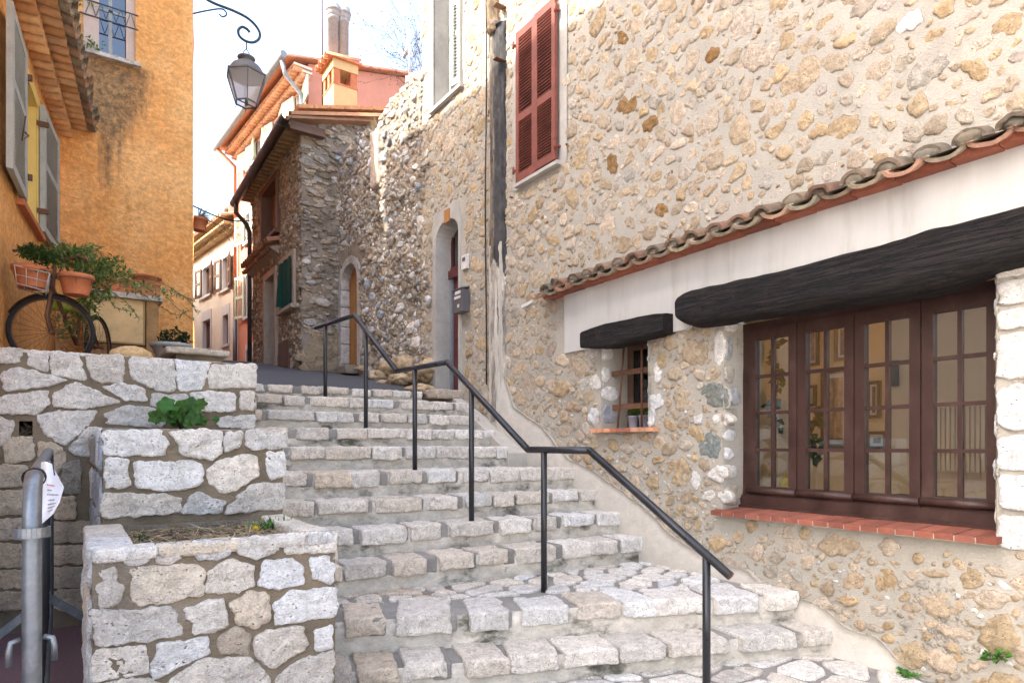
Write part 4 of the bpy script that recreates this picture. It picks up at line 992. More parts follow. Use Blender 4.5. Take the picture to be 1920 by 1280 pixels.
# door with arched plaster surround
mb = MB(); y0_, y1_, zs, za = WD[0], WD[1], 3.74, 3.93; br = .085; xs = HX - .022; n = 12
inner = [(y0_, WD[2] - .1), (y0_, zs)] + [(y0_ + (y1_ - y0_) * (.5 - .5 * math.cos(math.pi * i / n)), zs + (za - zs) * math.sin(math.pi * i / n)) for i in range(1, n)] + [(y1_, zs), (y1_, WD[2] - .1)]
outer = [(y0_ - br * .5, WD[2] - .1), (y0_ - br * .5, zs + .1)] + [(y0_ - br * .5 + (y1_ - y0_ + br * 1.5) * i / n, za + .14) for i in range(1, n)] + [(y1_ + br, zs + .1), (y1_ + br, WD[2] - .1)]
for (p, q, r_, s_) in zip(inner, inner[1:], outer, outer[1:]):
    mb.face([mb.vert((xs, *p)), mb.vert((xs, *q)), mb.vert((xs, *s_)), mb.vert((xs, *r_))])
    mb.face([mb.vert((xs, *p)), mb.vert((HX + .24, *p)), mb.vert((HX + .24, *q)), mb.vert((xs, *q))], 0, True)
    mb.face([mb.vert((xs, *r_)), mb.vert((HX + .02, *r_)), mb.vert((HX + .02, *s_)), mb.vert((xs, *s_))])
mb.build('door_surround', M['surround'], house)
mb = MB(); xd = HX + .2
mb.box(xd, xd + .05, y0_, y1_, 1.82, 3.30)
for (z0_, z1_) in ((1.95, 2.45), (2.55, 3.2)): mb.box(xd - .012, xd, y0_ + .08, y1_ - .1, z0_, z1_)
dr = mb.build('door', M['dark_door'], house); dr['label'] = 'narrow dark red front door in an arched opening'
mb = MB(); mb.box(xd - .05, xd + .03, y0_, y1_, 3.30, 3.40); mb.box(xd - .02, xd + .03, y0_, y1_, 3.40, 3.44); mb.box(xd - .01, xd + .03, y1_ - .03, y1_, 3.44, 3.9); mb.box(xd - .01, xd + .03, y0_, y0_ + .03, 3.44, 3.9); mb.build('transom', M['dark_door'], dr)
mb = MB(); mb.box(xd + .01, xd + .014, y0_ + .03, y1_ - .03, 3.44, 3.95); mb.build('fanlight', M['glass_dark'], dr)
mb = MB(); mb.box(xd - .03, xd + .05, y1_ - .05, y1_ - .0, 1.82, 3.30); mb.build('door_frame', M['zinc'], dr)
mb = MB(); mb.tube([(xd - .05, y0_ + .16, 2.5), (xd - .05, y0_ + .16, 2.66)], .012, 8); mb.build('handle', M['black_metal'], dr)
mb = MB(); rockbox(mb, (HX - .14, 6.86, 1.83), (0, 1, 0), (1, 0, 0), (0, 0, 1), .42, .22, .055, .03, .008, (7, 4, 3), (.55, .46, .36)); mb.build('doorstep', M['steps'], house)
# upper window at the left end of the facade
mb = MB(); a, b, zb, zt = WU; xs = HX - .015
for (p, q, r_, s_) in ((b, b + .14, zb - .05, zt), (a - .02, a, zb, zt)): mb.box(xs, HX + .01, p, q, r_, s_)
mb.box(HX + .004, HX + .26, b, b + .012, zb, zt); mb.box(HX + .004, HX + .26, a - .012, a, zb, zt); mb.box(HX - .05, HX + .26, a - .05, b + .05, zb - .04, zb)
mb.build('window_surround', M['surround'], house)
mb = MB(); xw = HX + .2
mb.box(xw, xw + .04, b - .06, b, zb, zt); mb.box(xw, xw + .04, a, a + .06, zb, zt); mb.box(xw, xw + .04, (a + b) / 2 - .03, (a + b) / 2 + .03, zb, zt); mb.box(xw, xw + .038, a, b, zb + .9, zb + .97)
uw = mb.build('window', M['grey_paint'], house); uw['label'] = 'tall upper window with pale plaster surround near the roofline'
mb = MB(); mb.box(xw + .015, xw + .02, a + .05, b - .05, zb, zt); mb.build('pane', M['glass_dark'], uw)
shutter(uw, (HX - .02, a - .02, zb + .02), (-.25, .97, 0), (-1, -.2, 0), .16, 1.9, M['grey_paint'], (0, .5, 1.), (22, 22))
# room behind the shop window
mb = MB(); X0, X1, Y0, Y1, Z0_, Z1_ = 4.0, 7.2, -.6, 4.75, .12, 2.66
mb.box(X1, X1 + .1, Y0, Y1, Z0_, Z1_); mb.box(X0, X1, Y1, Y1 + .1, Z0_, Z1_); mb.box(X0, X1, Y0 - .1, Y0, Z0_, Z1_); mb.box(X0, X1 + .1, Y0 - .1, Y1 + .1, Z0_ - .1, Z0_)
mb.box(X0 + .05, X0 + .25, Y0, 1.24, Z0_, Z1_); mb.box(X0 + .05, X0 + .2, 2.93, 3.5, Z0_, Z1_); mb.box(X0 + .05, X0 + .2, 1.24, 2.93, Z0_, .8); mb.box(X0 + .05, X0 + .2, 1.24, 2.93, 2.14, Z1_); mb.box(X0 + .1, X0 + .2, 4.2, Y1, Z0_, Z1_)
mb.box(X0, 5.0, Y0, Y1, Z1_, Z1_ + .08); mb.box(6.6, X1, Y0, Y1, Z1_, Z1_ + .08)      # ceiling with a wide unseen opening, added to let sky light in
mb.box(4.55, 4.75, 3.02, 3.2, Z0_, Z1_)                                                # pale post behind the first casement
mb.build('shop_room', M['room'], house)
# ================================================================ handrail
random.seed(5)
hr = thing('handrail', 'black tubular steel handrail zigzagging up the middle of the stairs', 'handrail', (2.4, 4, 0))
RP = [(2.553, 1.939, .64), (2.474, 2.847, 1.222), (2.427, 3.387, 1.224), (2.345, 4.319, 1.876), (2.28, 5.078, 1.876), (2.209, 5.884, 2.472), (2.131, 6.786, 2.482)]
mb = MB(); pts = [V(p) for p in RP]
for p, q in zip(pts, pts[1:]): mb.tube([p, q], .0215, 14, caps=True)
for p in pts[1:-1]: lump(mb, p, .0218, .0218, .0218, 0., 3)
mb.build('rail', M['black_metal'], hr)
mb = MB(); d = (pts[0] - pts[1]).normalized(); mb.tube([pts[0] - d * .03, pts[0] + d * .001], .0165, 12); mb.build('rail_end', M['rust'], hr)
def railz(y):
    for p, q in zip(pts, pts[1:]):
        if p.y <= y <= q.y: return p.z + (q.z - p.z) * (y - p.y) / (q.y - p.y)
    return pts[-1].z
for (x, y, z) in ((2.542, 2.069, .02), (2.44, 3.235, .354), (2.373, 4.004, .71), (2.305, 4.784, 1.05), (2.23, 5.645, 1.395), (2.152, 6.542, 1.715)):
    mb = MB(); mb.tube([(x, y, z - .02), (x, y, railz(y) - .012)], .0195, 14); mb.build('post', M['black_metal'], hr)

# ================================================================ crowd barrier with notice
ba = thing('crowd_barrier', 'galvanised steel crowd barrier standing end-on against the retaining wall', 'barrier', (-.1, 3.9, 0))
def bx(y): return -.095 - (y - 2.49) * .006
mb = MB(); ya, yb, zt, zb = 2.49, 5.2, 1.215, .2; r = .15; P = []
for (cy, cz, a0) in ((yb - r, zt - r, 0), (ya + r, zt - r, 90), (ya + r, zb + r, 180), (yb - r, zb + r, 270)):
    for i in range(7):
        t = R(a0 + 15 * i); yy_ = cy + r * math.cos(t); P.append(V((bx(cy), yy_, cz + r * math.sin(t) - .075 * (yb - yy_) / (yb - ya))))
mb.tube(P, .026, 14, closed=True); mb.build('frame', M['galv'], ba)
mb = MB(); n = 20
for i in range(1, n):
    y = ya + (yb - ya) * i / n; dz = -.075 * (yb - y) / (yb - ya); mb.tube([(bx(y), y, zb + dz), (bx(y), y, zt + dz)], .0085, 7)
bars = mb.build('upright_bars', M['galv_dull'], ba)
for y in (2.93, 4.82):
    mb = MB(); z = .34
    for s in (-1, 1):
        mb.bar((bx(y), y, z), (bx(y) + s * .36, y, .04), .045, .012, (0, 1, 0)); mb.bar((bx(y) + s * .36, y, .05), (bx(y) + s * .36, y, .0), .05, .014, (0, 1, 0))
    mb.bar((bx(y), y, zb - .02), (bx(y), y, z + .03), .03, .04, (0, 1, 0)); mb.build('foot', M['galv'], ba)
mb = MB(); yq = ya
ring = [V((bx(yq) + .045 * math.cos(R(t)), yq - .012 + .045 * math.sin(R(t)) * 1.0, .985)) for t in range(150, 400, 15)]
for p, q in zip(ring, ring[1:]): mb.bar(p, q, .005, .03)
mb.build('coupling_ring', M['galv'], ba)
for s in (-1, 1):
    mb = MB(); x = bx(yq) + s * .03
    mb.tube([(x, yq - .01, .66), (x + s * .022, yq - .02, .655), (x + s * .026, yq - .022, .63), (x + s * .026, yq - .022, .585)], .009, 8); mb.build('coupling_hook', M['galv'], ba)
# paper notice
nb = MB(); OB = V((-.055, 2.66, 1.23))
Lc = [(77, 866), (75, 905), (74, 945), (70, 989)]; Rc = [(94, 864), (120, 913), (112, 940), (101, 962)]
def lerpc(c, t):
    k = min(2, int(t * 3)); f_ = t * 3 - k; return (c[k][0] + (c[k + 1][0] - c[k][0]) * f_, c[k][1] + (c[k + 1][1] - c[k][1]) * f_)
def paper(a, b, off=0.):
    l, r_ = lerpc(Lc, b), lerpc(Rc, b); u, v = l[0] + (r_[0] - l[0]) * a, l[1] + (r_[1] - l[1]) * a
    return atd(u, v, 2.26 + .10 * a + .05 * math.sin(a * 3 + b * 2) - off)
nb.grid(lambda a, b: (paper(a, b), (1, 1, 1, 1)), 8, 12); no = tag(nb.build('paper_notice', M['paper']), 'white curled paper notice with red and grey print tied to the barrier top', 'notice')
def prints(rows, name, mat):
    mb = MB()
    for (b, a0, a1) in rows:
        a = a0
        while a < a1:
            l = random.uniform(.02, .06); q = [paper(min(a + l, a1), b, .004), paper(a, b, .004), paper(a, b + .022, .004), paper(min(a + l, a1), b + .022, .004)]
            mb.face([mb.vert(p) for p in q]); a += l + .018
    return mb.build(name, mat, no)
prints([(.33, .30, .62)], 'red_heading', M['ink_red'])
prints([(.42, .32, .52), (.50, .34, .86), (.60, .40, .70), (.68, .42, .82), (.75, .46, .86), (.82, .5, .76)], 'printed_lines', M['ink'])
mb = MB()
for k in range(3):
    y = 2.60 + k * .045; c = V((bx(y), y, zt - .07)); mb.tube([c + V((.031 * math.cos(t * .42), .02 * math.sin(t * .9 + k), .031 * math.sin(t * .42))) for t in range(16)], .0022, 6)
mb.tube([(bx(2.7) + .03, 2.68, 1.2), (bx(2.7) + .05, 2.66, 1.19), (bx(2.7) + .055, 2.66, 1.15)], .002, 6)
tag(mb.build('tie_wire', M['cable']), 'thin black wire wound round the top tube of the crowd barrier', 'wire')

# ================================================================ fittings on the rubble facade
fl = thing('drain_flue', 'mottled grey plastered flue column running down the rubble facade left of the red shutters', 'flue', (HX, 5.9, 1.5))
mb = MB(); yl_, yr_ = onX(906, 400, HX - .1).y, onX(935, 400, HX - .1).y; ztop = onX(915, 52, HX - .1).z; yc = (yl_ + yr_) / 2; hw = (yl_ - yr_) / 2 * .95
def fluefn(a, b):
    z = 1.5 + (ztop - 1.5) * b; t = math.pi * a; k = 1 + .10 * noise.noise(V((z * 1.3, 2, 0))) + .08 * noise.noise(V((z * 4, a * 3, 0)))
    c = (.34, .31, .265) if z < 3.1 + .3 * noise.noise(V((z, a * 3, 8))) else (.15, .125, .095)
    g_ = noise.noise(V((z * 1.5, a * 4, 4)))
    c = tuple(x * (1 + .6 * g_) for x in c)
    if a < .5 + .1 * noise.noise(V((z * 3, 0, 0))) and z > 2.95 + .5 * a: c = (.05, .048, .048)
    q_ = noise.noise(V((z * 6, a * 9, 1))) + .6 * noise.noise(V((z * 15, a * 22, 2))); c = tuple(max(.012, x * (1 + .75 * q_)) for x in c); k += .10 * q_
    return V((HX + .02 - .085 * math.sin(t) ** .7 * k, yc - hw * math.cos(t) * k, z)), (*c, 1)
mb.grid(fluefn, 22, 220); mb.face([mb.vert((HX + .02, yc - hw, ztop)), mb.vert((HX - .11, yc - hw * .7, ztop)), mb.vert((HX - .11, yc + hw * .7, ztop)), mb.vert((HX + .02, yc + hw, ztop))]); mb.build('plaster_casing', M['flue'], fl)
mb = MB(); mb.tube([(HX - .06, yc + .03, ztop - .05), (HX - .06, yc + .03, 8.1)], .06, 12, (.55, .42, .28, 1)); mb.build('pipe', M['flue'], fl)
for zz in (5.2, 5.75, 6.6):
    mb = MB(); mb.box(HX - .13, HX, yc - hw * 1.05, yc - hw * .6, zz, zz + .012); mb.build('strap', M['rust'], fl)
mb = MB(); mb.tube([V((HX - .035, yl_ + .05 + .012 * math.sin(z * 2.1), z)) for z in [1.9 + i * .25 for i in range(26)]], .008, 6)
tag(mb.build('cable', M['cable']), 'thin black cable running down the rubble facade beside the grey flue', 'cable')
mbx = thing('letterbox', 'grey metal letterbox with pale labels fixed beside the dark red door', 'letterbox', (HX, 6.45, 2.8))
yb0, yb1, zb0, zb1, xb = 6.30, 6.51, 2.75, 3.03, HX - .11
mb = MB(); mb.box(xb, HX, yb0, yb1, zb0, zb1 - .03); mb.prism([(xb - .01, yb0 - .006, zb1 - .03), (xb - .01, yb1 + .006, zb1 - .03), (HX, yb1 + .006, zb1), (HX, yb0 - .006, zb1)], (0, 0, .012)); mb.build('box', M['mailbox'], mbx)
for (a, b, c, d) in ((.03, .15, .20, .235), (.03, .17, .15, .18), (.06, .10, .05, .085)):
    mb = MB(); mb.box(xb - .004, xb, yb0 + a, yb0 + b, zb0 + c, zb0 + d); mb.build('label_plate', M['label_pale'], mbx)
p = onX(871, 490, HX - .02)
mb = MB(); mb.box(HX - .035, HX, p.y - .07, p.y + .05, p.z - .09, p.z + .07); it = tag(mb.build('intercom', M['label_pale']), 'small pale intercom box above the grey letterbox', 'intercom')
mb = MB(); mb.box(HX - .04, HX - .035, p.y - .04, p.y + .02, p.z + .0, p.z + .04); mb.build('speaker_grille', M['mailbox'], it)
p = onX(838, 406, HX - .03); mb = MB(); mb.box(HX - .04, HX - .02, p.y - .06, p.y + .06, p.z - .07, p.z + .08)
tag(mb.build('wall_plaque', M['wood_door']), 'small brown plaque above the arch of the dark red door', 'plaque')
p = onX(989, 569, HX - .02); mb = MB(); mb.bar((HX + .01, p.y - .06, p.z + .02), (HX - .05, p.y + .05, p.z - .03), .03, .03)
tag(mb.build('pipe_spout', M['white_plaster']), 'short white pipe spout sticking out of the rubble wall under the red shutters', 'pipe')

# ================================================================ plants in pots behind the bars
def tuft(mb, c, n, L, W, base, spread=.5, zb=.8):
    for _ in range(n):
        d = rdir(zb); leaf(mb, V(c) + V((random.uniform(-1, 1), random.uniform(-1, 1), random.uniform(-.3, .6))) * spread * L, d, (0, 0, 1), L * random.uniform(.5, 1.1), W * random.uniform(.7, 1.2), gcol(base))
for i, (u, lab) in enumerate(((1187, 'left of two small blue grey flowerpots with green sprigs behind the bars'), (1207, 'right of two small blue grey flowerpots with green sprigs behind the bars'))):
    p = onX(u, 792, 3.915); t = thing('flowerpot', lab, 'flowerpot', (p.x, p.y, 1.39), 'flowerpots on the barred window sill')
    mb = MB(); mb.lathe((p.x, p.y, 1.392), [(.03, 0), (.033, .005), (.042, .095), (.045, .095), (.045, .107), (.039, .107), (.037, .09)], 16); mb.build('pot', M['pot_grey'], t)
    mb = MB(); tuft(mb, (p.x, p.y, 1.52), 130, .05, .012, (.09, .17, .035), .9, .4); mb.build('sprigs', M['leaf'], t)

# ================================================================ things inside the shop
def picture(u0, u1, v0, v1, X, lab, art, mat_='ink', yx=None):
    a, b = onX(u0, (v0 + v1) / 2, X), onX(u1, (v0 + v1) / 2, X); zt_ = onX((u0 + u1) / 2, v0, X).z; zb_ = onX((u0 + u1) / 2, v1, X).z
    t = thing('framed_picture', lab, 'picture', (X, (a.y + b.y) / 2, zb_)); y0_, y1_ = b.y, a.y; f_ = .035
    mb = MB(); mb.box(X - .03, X, y0_, y0_ + f_, zb_, zt_); mb.box(X - .03, X, y1_ - f_, y1_, zb_, zt_); mb.box(X - .03, X, y0_ + f_, y1_ - f_, zb_, zb_ + f_); mb.box(X - .03, X, y0_ + f_, y1_ - f_, zt_ - f_, zt_); mb.build('frame', M['black_metal'], t)
    mb = MB(); mb.box(X - .008, X, y0_ + f_, y1_ - f_, zb_ + f_, zt_ - f_); mb.build('mount', M['paper'], t)
    mb = MB(); m_ = f_ + min(.07, (y1_ - y0_) * .15)
    def artfn(s_, q):
        n_ = noise.noise(V((s_ * 3, q * 4, u0))) + .6 * noise.noise(V((s_ * 9, q * 9, u0)))
        c = tuple(max(.01, x * (1 + .8 * n_) + (.12 if n_ > .35 else 0)) for x in art); return V((X - .012, y0_ + m_ + (y1_ - y0_ - 2 * m_) * s_, zb_ + m_ + (zt_ - zb_ - 2 * m_) * q)), (*c, 1)
    mb.grid(artfn, 14, 14, 0, False); mb.build('print', M['art'], t)
random.seed(31)
XW = 7.19
picture(1458, 1487, 680, 726, XW, 'small framed picture with orange and blue scene seen through the leftmost casement', (.30, .20, .16))
picture(1456, 1487, 790, 840, XW, 'framed dark teal picture seen through the leftmost casement', (.02, .12, .12))
picture(1512, 1537, 614, 686, XW, 'tall framed grey print hanging high behind the second casement', (.22, .20, .24))
picture(1566, 1597, 606, 676, XW, 'framed deep purple picture hanging high behind the second casement', (.07, .05, .18))
picture(1515, 1532, 722, 762, XW, 'small framed leaf print beside the large autumn picture', (.12, .16, .06))
picture(1541, 1595, 694, 838, XW, 'largest framed picture in autumn colours behind the second casement', (.32, .19, .13))
picture(1626, 1653, 714, 784, XW, 'framed dark brown picture behind the third casement', (.12, .07, .06))
picture(1626, 1665, 808, 842, XW, 'low wide framed picture in blue and grey behind the third casement', (.16, .19, .28))
picture(1673, 1686, 676, 724, XW, 'narrow framed picture hanging near the right of the third casement', (.16, .11, .07))
hp = thing('hanging_plant', 'trailing green vine hanging inside the shop behind the casement window', 'plant', (4.6, 2.8, 1.9))
mb = MB(); vb = MB()
for (u, v0_, v1_) in ((1454, 640, 800), (1526, 765, 860)):
    ps = [onX(u + 5 * math.sin(i * .9 + u), v0_ + (v1_ - v0_) * i / 12, 4.45) for i in range(13)]; mb.tube(ps, .006, 6)
    for p in ps:
        for k in range(2): leaf(vb, p, V((random.uniform(-.3, .3), random.uniform(-1, 1), random.uniform(-.7, .2))), (1, 0, 0), random.uniform(.06, .10), .055, gcol((.03, .085, .025)))
mb.build('stem', M['twig'], hp); vb.build('leaves', M['leaf'], hp)
yo = thing('yellow_ornament', 'bright yellow ornament standing low behind the leftmost casement', 'ornament', (4.25, 2.6, .9))
p = onX(1470, 914, 4.25); mb = MB(); lump(mb, p, .05, .06, .022, .2, 3); lump(mb, p + V((0, 0, .04)), .028, .03, .04, .25, 3); lump(mb, p + V((0, -.01, .085)), .014, .015, .02, .2, 2); mb.build('body', M['flower'], yo)
mb = MB(); c = onX(1448, 890, 4.22); mb.tube([c + V((0, .035 * math.cos(t) + .02, .10 * math.sin(t))) for t in [R(60 + 18 * i) for i in range(14)]], .012, 8)
tag(mb.build('ring_ornament', M['label_pale']), 'pale crescent shaped ornament at the left edge of the casement window', 'ornament')
ra = thing('panel', 'cream ribbed radiator against the far wall of the shop', 'panel', (7.1, 2.4, .3)); mb = MB()  # row of cream ribs in front of the far wall
for i in range(30): y = 1.75 + i * .042; mb.box(7.08, 7.16, y, y + .03, 1.0, 1.62)
mb.build('fins', M['room'], ra); mb = MB(); mb.box(7.07, 7.17, 1.72, 3.02, 1.62, 1.66); mb.build('top_rail', M['room'], ra)
tb = thing('table', 'table under a dark purple cloth inside the shop', 'table', (5.4, 2.4, .12)); mb = MB(); mb.box(4.9, 5.9, 1.7, 2.75, .78, .82); mb.build('tabletop', M['brown_wood'], tb)
mb = MB(); mb.box(4.86, 5.94, 1.66, 2.79, .5, .835); mb.build('cloth', plain('purple_cloth', (.05, .015, .04), .9, .2, 9, .2), tb)
for (x, y) in ((4.95, 1.75), (5.85, 1.75), (4.95, 2.7), (5.85, 2.7)): mb = MB(); mb.box(x - .025, x + .025, y - .025, y + .025, .12, .78); mb.build('leg', M['brown_wood'], tb)

# ================================================================ weeds and flowers outside
def weed(name, lab, cat, c, n, L, W, base, spread, zb=.5, stems=6, group=None):
    t = thing(name, lab, cat, c, group); mb = MB(); sb = MB(); c = V(c)
    for _ in range(stems):
        d = rdir(.6); tip = c + V((d.x * spread, d.y * spread, abs(d.z) * spread * .9)); sb.tube([c, (c + tip) / 2 + V((0, 0, .02)), tip], .0025, 5, taper=.5)
        for __ in range(max(1, n // stems)):
            q = c + (tip - c) * random.uniform(.35, 1.05); leaf(mb, q, rdir(zb), (0, 0, 1), L * random.uniform(.6, 1.15), W * random.uniform(.7, 1.1), gcol(base))
    sb.build('stems', M['twig'], t); mb.build('leaves', M['leaf'], t); return t
# big-leaved weed in the upper planter: round lobed leaves
p0 = onY(345, 806, 5.3); wd = thing('leafy_weed', 'leafy green weed with round lobed leaves growing in the upper planter', 'weed', p0); mb = MB(); sb = MB()
for (u, v, s) in ((312, 758, 1.1), (340, 760, .9), (358, 757, 1.0), (378, 756, .8), (300, 778, 1.1), (290, 782, .9), (322, 768, .9), (345, 783, 1.), (362, 784, 1.), (376, 788, .9), (330, 790, .9), (368, 768, .8), (352, 795, .7), (318, 785, .8), (405, 786, .5), (338, 772, .9), (330, 776, .8), (360, 774, .9)):
    q = onY(u, v, 5.2 + random.uniform(-.1, .12)); sb.tube([p0 + V((random.uniform(-.03, .03), 0, 0)), (p0 + q) / 2 + V((0, 0, .03)), q], .0028, 5)
    r_ = .052 * s; nrm = (V((0, -1, 0)) + rdir() * .55).normalized(); e1 = nrm.orthogonal().normalized(); e2 = nrm.cross(e1); cc = gcol((.055, .15, .035), .25); c_ = mb.vert(q, (*cc, 1)); rim = []
    for j in range(20):
        t = 6.283 * j / 20; rr = r_ * (1 + .16 * math.cos(t * 5 + u)) ; rim.append(mb.vert(q + (e1 * math.cos(t) + e2 * math.sin(t)) * rr + nrm * .012 * math.cos(t * 5), (*cc, 1)))
    for j in range(20): mb.face([rim[j], rim[(j + 1) % 20], c_], 0, True)
sb.build('stems', M['twig'], wd); mb.build('leaves', M['leaf'], wd)
# dandelion and grass in the lowest planter
pg = onZ(520, 992, .84); gr = MB()
for _ in range(260):
    q = pg + V((random.gauss(0, .06), random.gauss(0, .035), 0)); leaf(gr, q, rdir(.35), (0, 0, 1), random.uniform(.03, .085), random.uniform(.006, .014), gcol((.075, .17, .03)))
tag(gr.build('grass_tuft', M['leaf']), 'tuft of green leaves in the right corner of the lowest planter', 'grass')
pf = onZ(479, 994, .86); df = thing('dandelion', 'small yellow dandelion flower in the lowest planter beside the green tuft', 'flower', pf); mb = MB()
for _ in range(60): d = rdir(.7); leaf(mb, pf, d, (0, 0, 1), .022, .007, (.8, .55, .02))
mb.build('petals', M['flower'], df); mb = MB(); mb.tube([pf - V((0, 0, .04)), pf], .002, 5); mb.build('stem', M['leaf'], df)
q = onZ(268, 1014, .845); weed('weed', 'tiny green sprout at the left front of the lowest planter', 'weed', q, 30, .03, .014, (.06, .15, .03), .03)
p = onX(1868, 1243, HX - .03); weed('weed', 'small green weed rooted in the rubble wall at the lower right', 'weed', p, 60, .034, .026, (.07, .19, .03), .07)
p = onX(1700, 1272, HX - .07); weed('weed', 'small bright green weed at the foot of the cream plinth', 'weed', p, 60, .034, .024, (.09, .24, .04), .06)
# ================================================================ ochre tower house and lower orange house on the left
random.seed(17)
TY = 9.51; tx0, tx1, tyb, th_ = -3.2, 1.355, 13.6, 9.0
tower = thing('ochre_house', 'tall ochre plastered house with mould stains under its upper window', 'house', (0, TY, 1.8))
mb = MB(); f = Frame((0, TY, 0), (1, 0, 0), (0, 0, 1), (0, -1, 0)); WT = (.16, .69, 6.08, 7.9)
wall_grid(mb, f, tx0, tx1, 1.6, th_, (WT,), .09, .012, (1, 1, 1), fq=1.4)
fs = Frame((tx1, 0, 0), (0, 1, 0), (0, 0, 1), (1, 0, 0)); wall_grid(mb, fs, TY, tyb, 1.6, th_, (), .15, .02, (1, 1, 1), fq=1.4)
mb.box(tx0, tx1, tyb - .05, tyb, 1.6, th_); mb.box(tx0, tx1 - .001, TY + .002, tyb, th_ - .05, th_ - .002)
x0, x1, z0, z1 = WT
mb.box(x0 - .02, x0, TY + .004, TY + .3, z0, z1); mb.box(x1, x1 + .02, TY + .004, TY + .3, z0, z1); mb.box(x0, x1, TY + .004, TY + .3, z1, z1 + .02)
mb.build('wall', M['orange'], tower)
mb = MB(); yw = TY + .12
for (a, b, c, d) in ((x0, x0 + .04, z0, z1), (x1 - .04, x1, z0, z1), ((x0 + x1) / 2 - .02, (x0 + x1) / 2 + .02, z0, z1), (x0, x1, z0, z0 + .05), (x0, x1, z0 + .62, z0 + .65)): mb.box(a, b, yw, yw + .03, c, d)
wn = mb.build('window', M['grey_paint'], tower); wn['label'] = 'narrow upper window with a small iron balustrade'
mb = MB(); mb.box(x0 + .03, x1 - .03, yw + .012, yw + .016, z0, z1); mb.build('pane', M['glass_dark'], wn)
mb = MB(); mb.box(x0 - .02, x0 + .14, TY - .03, TY - .005, z0 + .02, z1); mb.box(x1 - .10, x1 + .005, TY + .04, TY + .07, z0 + .02, z1); mb.build('shutter', plain('pale_pink_shutter', (.55, .42, .34), .8, .1, 6, .1), wn)
mb = MB()
for zz in (z0 + .42, z0 + .60): mb.bar((x0 - .06, TY - .04, zz), (x1 + .03, TY - .04, zz), .012, .012)
for i in range(5):
    cx = x0 + (x1 - x0) * (i + .5) / 5
    for s_ in (-1, 1): mb.tube([V((cx + s_ * .008 + s_ * .036 * (1 - math.cos(R(t))) * .6, TY - .04, z0 + .51 + .075 * math.cos(R(t)))) for t in range(0, 300, 25)], .004, 5)
mb.build('balustrade', M['iron'], wn)
mb = MB(); mb.box(x0 - .06, x1 + .06, TY - .08, TY + .12, z0 - .05, z0 - .002); mb.build('sill', M['concrete'], wn)
pl_ = MB()
for _ in range(60): leaf(pl_, V((random.uniform(x0 - .12, x0 + .2), TY - .08, random.uniform(z0 - .02, z0 + .12))), rdir(.2), (0, 0, 1), .05, .025, gcol((.12, .22, .05)))
for _ in range(14): leaf(pl_, V((random.uniform(x0 - .12, x0 + .1), TY - .08, z0 + .55 + random.uniform(-.05, .05))), rdir(.2), (0, 0, 1), .05, .025, gcol((.15, .25, .06)))
tag(pl_.build('sill_plant', M['leaf']), 'sparse green weeds growing on the sill of the ochre house window', 'plant')
# bulge of plaster on the street corner
mb = MB()
mb.grid(lambda a, b: (V((tx1 + .16 * (1 - b) ** 1.5 * (1 if b < 1 else 0) - .01, TY + .02 + a * .5, 8.9 - b * 2.1)), (1, 1, 1, 1)), 2, 14)
mb.build('corner_corbel', M['orange'], tower)
# bracket for a lantern
def catmull(P, n=6):
    P = [V(p) for p in P]; P = [P[0] * 2 - P[1]] + P + [P[-1] * 2 - P[-2]]; o = []
    for i in range(1, len(P) - 2):
        for k in range(n):
            t = k / n; a, b, c, d = P[i - 1:i + 3]; o.append(.5 * ((2 * b) + (c - a) * t + (2 * a - 5 * b + 4 * c - d) * t * t + (3 * b - a - 3 * c + d) * t ** 3))
    return o + [P[-2]]
LY = 9.62
lp = thing('street_lantern', 'hexagonal street lantern hanging from a scrolled iron wall bracket on the ochre house', 'street lamp', onY(372, -10, LY))
mb = MB(); mb.tube(catmull([onY(u, v, LY) for u, v in ((356, -22), (375, -9), (400, 6), (436, 20), (462, 33), (478, 47), (487, 62), (485, 74), (474, 80), (460, 77), (449, 68), (447, 57), (454, 51), (463, 55), (468, 61))]), .018, 8)
mb.tube(catmull([onY(u, v, LY) for u, v in ((362, 26), (385, 21), (413, 17), (423, 22), (424, 29), (417, 32), (411, 27))]), .010, 7); mb.build('bracket', M['iron'], lp)
LC = onY(462, 150, LY); cx, cy = LC.x, LC.y; zt_ = 6.42; zb_ = 6.03; r1, r2 = .275, .15
def hexp(r, z, k, off=R(22)): t = off + math.pi / 3 * k; return V((cx + r * math.cos(t), cy + r * math.sin(t), z))
mb = MB(); h0_ = onY(463, 80, LY).z; mb.tube([(cx, cy, h0_), (cx, cy, h0_ - .10)], .008, 6)
for s_ in (-1, 1): mb.tube([(cx, cy, h0_ - .09), (cx + s_ * .04, cy, h0_ - .15), (cx + s_ * .045, cy, zt_ + .15)], .006, 6)
mb.build('hanger', M['iron'], lp)
mb = MB(); mb.lathe((cx, cy, zt_), [(.245, -.005), (.24, .02), (.225, .06), (.19, .12), (.13, .165), (.08, .185), (.075, .21), (.10, .225), (.12, .24), (.115, .25), (.03, .262)], 18); mb.build('cap', M['copper'], lp)
mb = MB()
for k in range(6):
    mb.bar(hexp(r1, zt_, k), hexp(r2, zb_, k), .016, .016); mb.bar(hexp(r1, zt_, k), hexp(r1, zt_, k + 1), .018, .022); mb.bar(hexp(r2, zb_, k), hexp(r2, zb_, k + 1), .018, .018)
    a = hexp(r2, zb_, k); mb.tube([a, a + V((0, 0, -.03)), a + (a - V((cx, cy, zb_))) * .15 + V((0, 0, -.05))], .004, 5)
mb.bar(hexp(r2, zb_, 0), hexp(r2, zb_, 3), .014, .014); mb.tube([(cx, cy, zb_ - .02), (cx, cy, zb_ + .08)], .022, 8); mb.build('frame', M['copper'], lp)
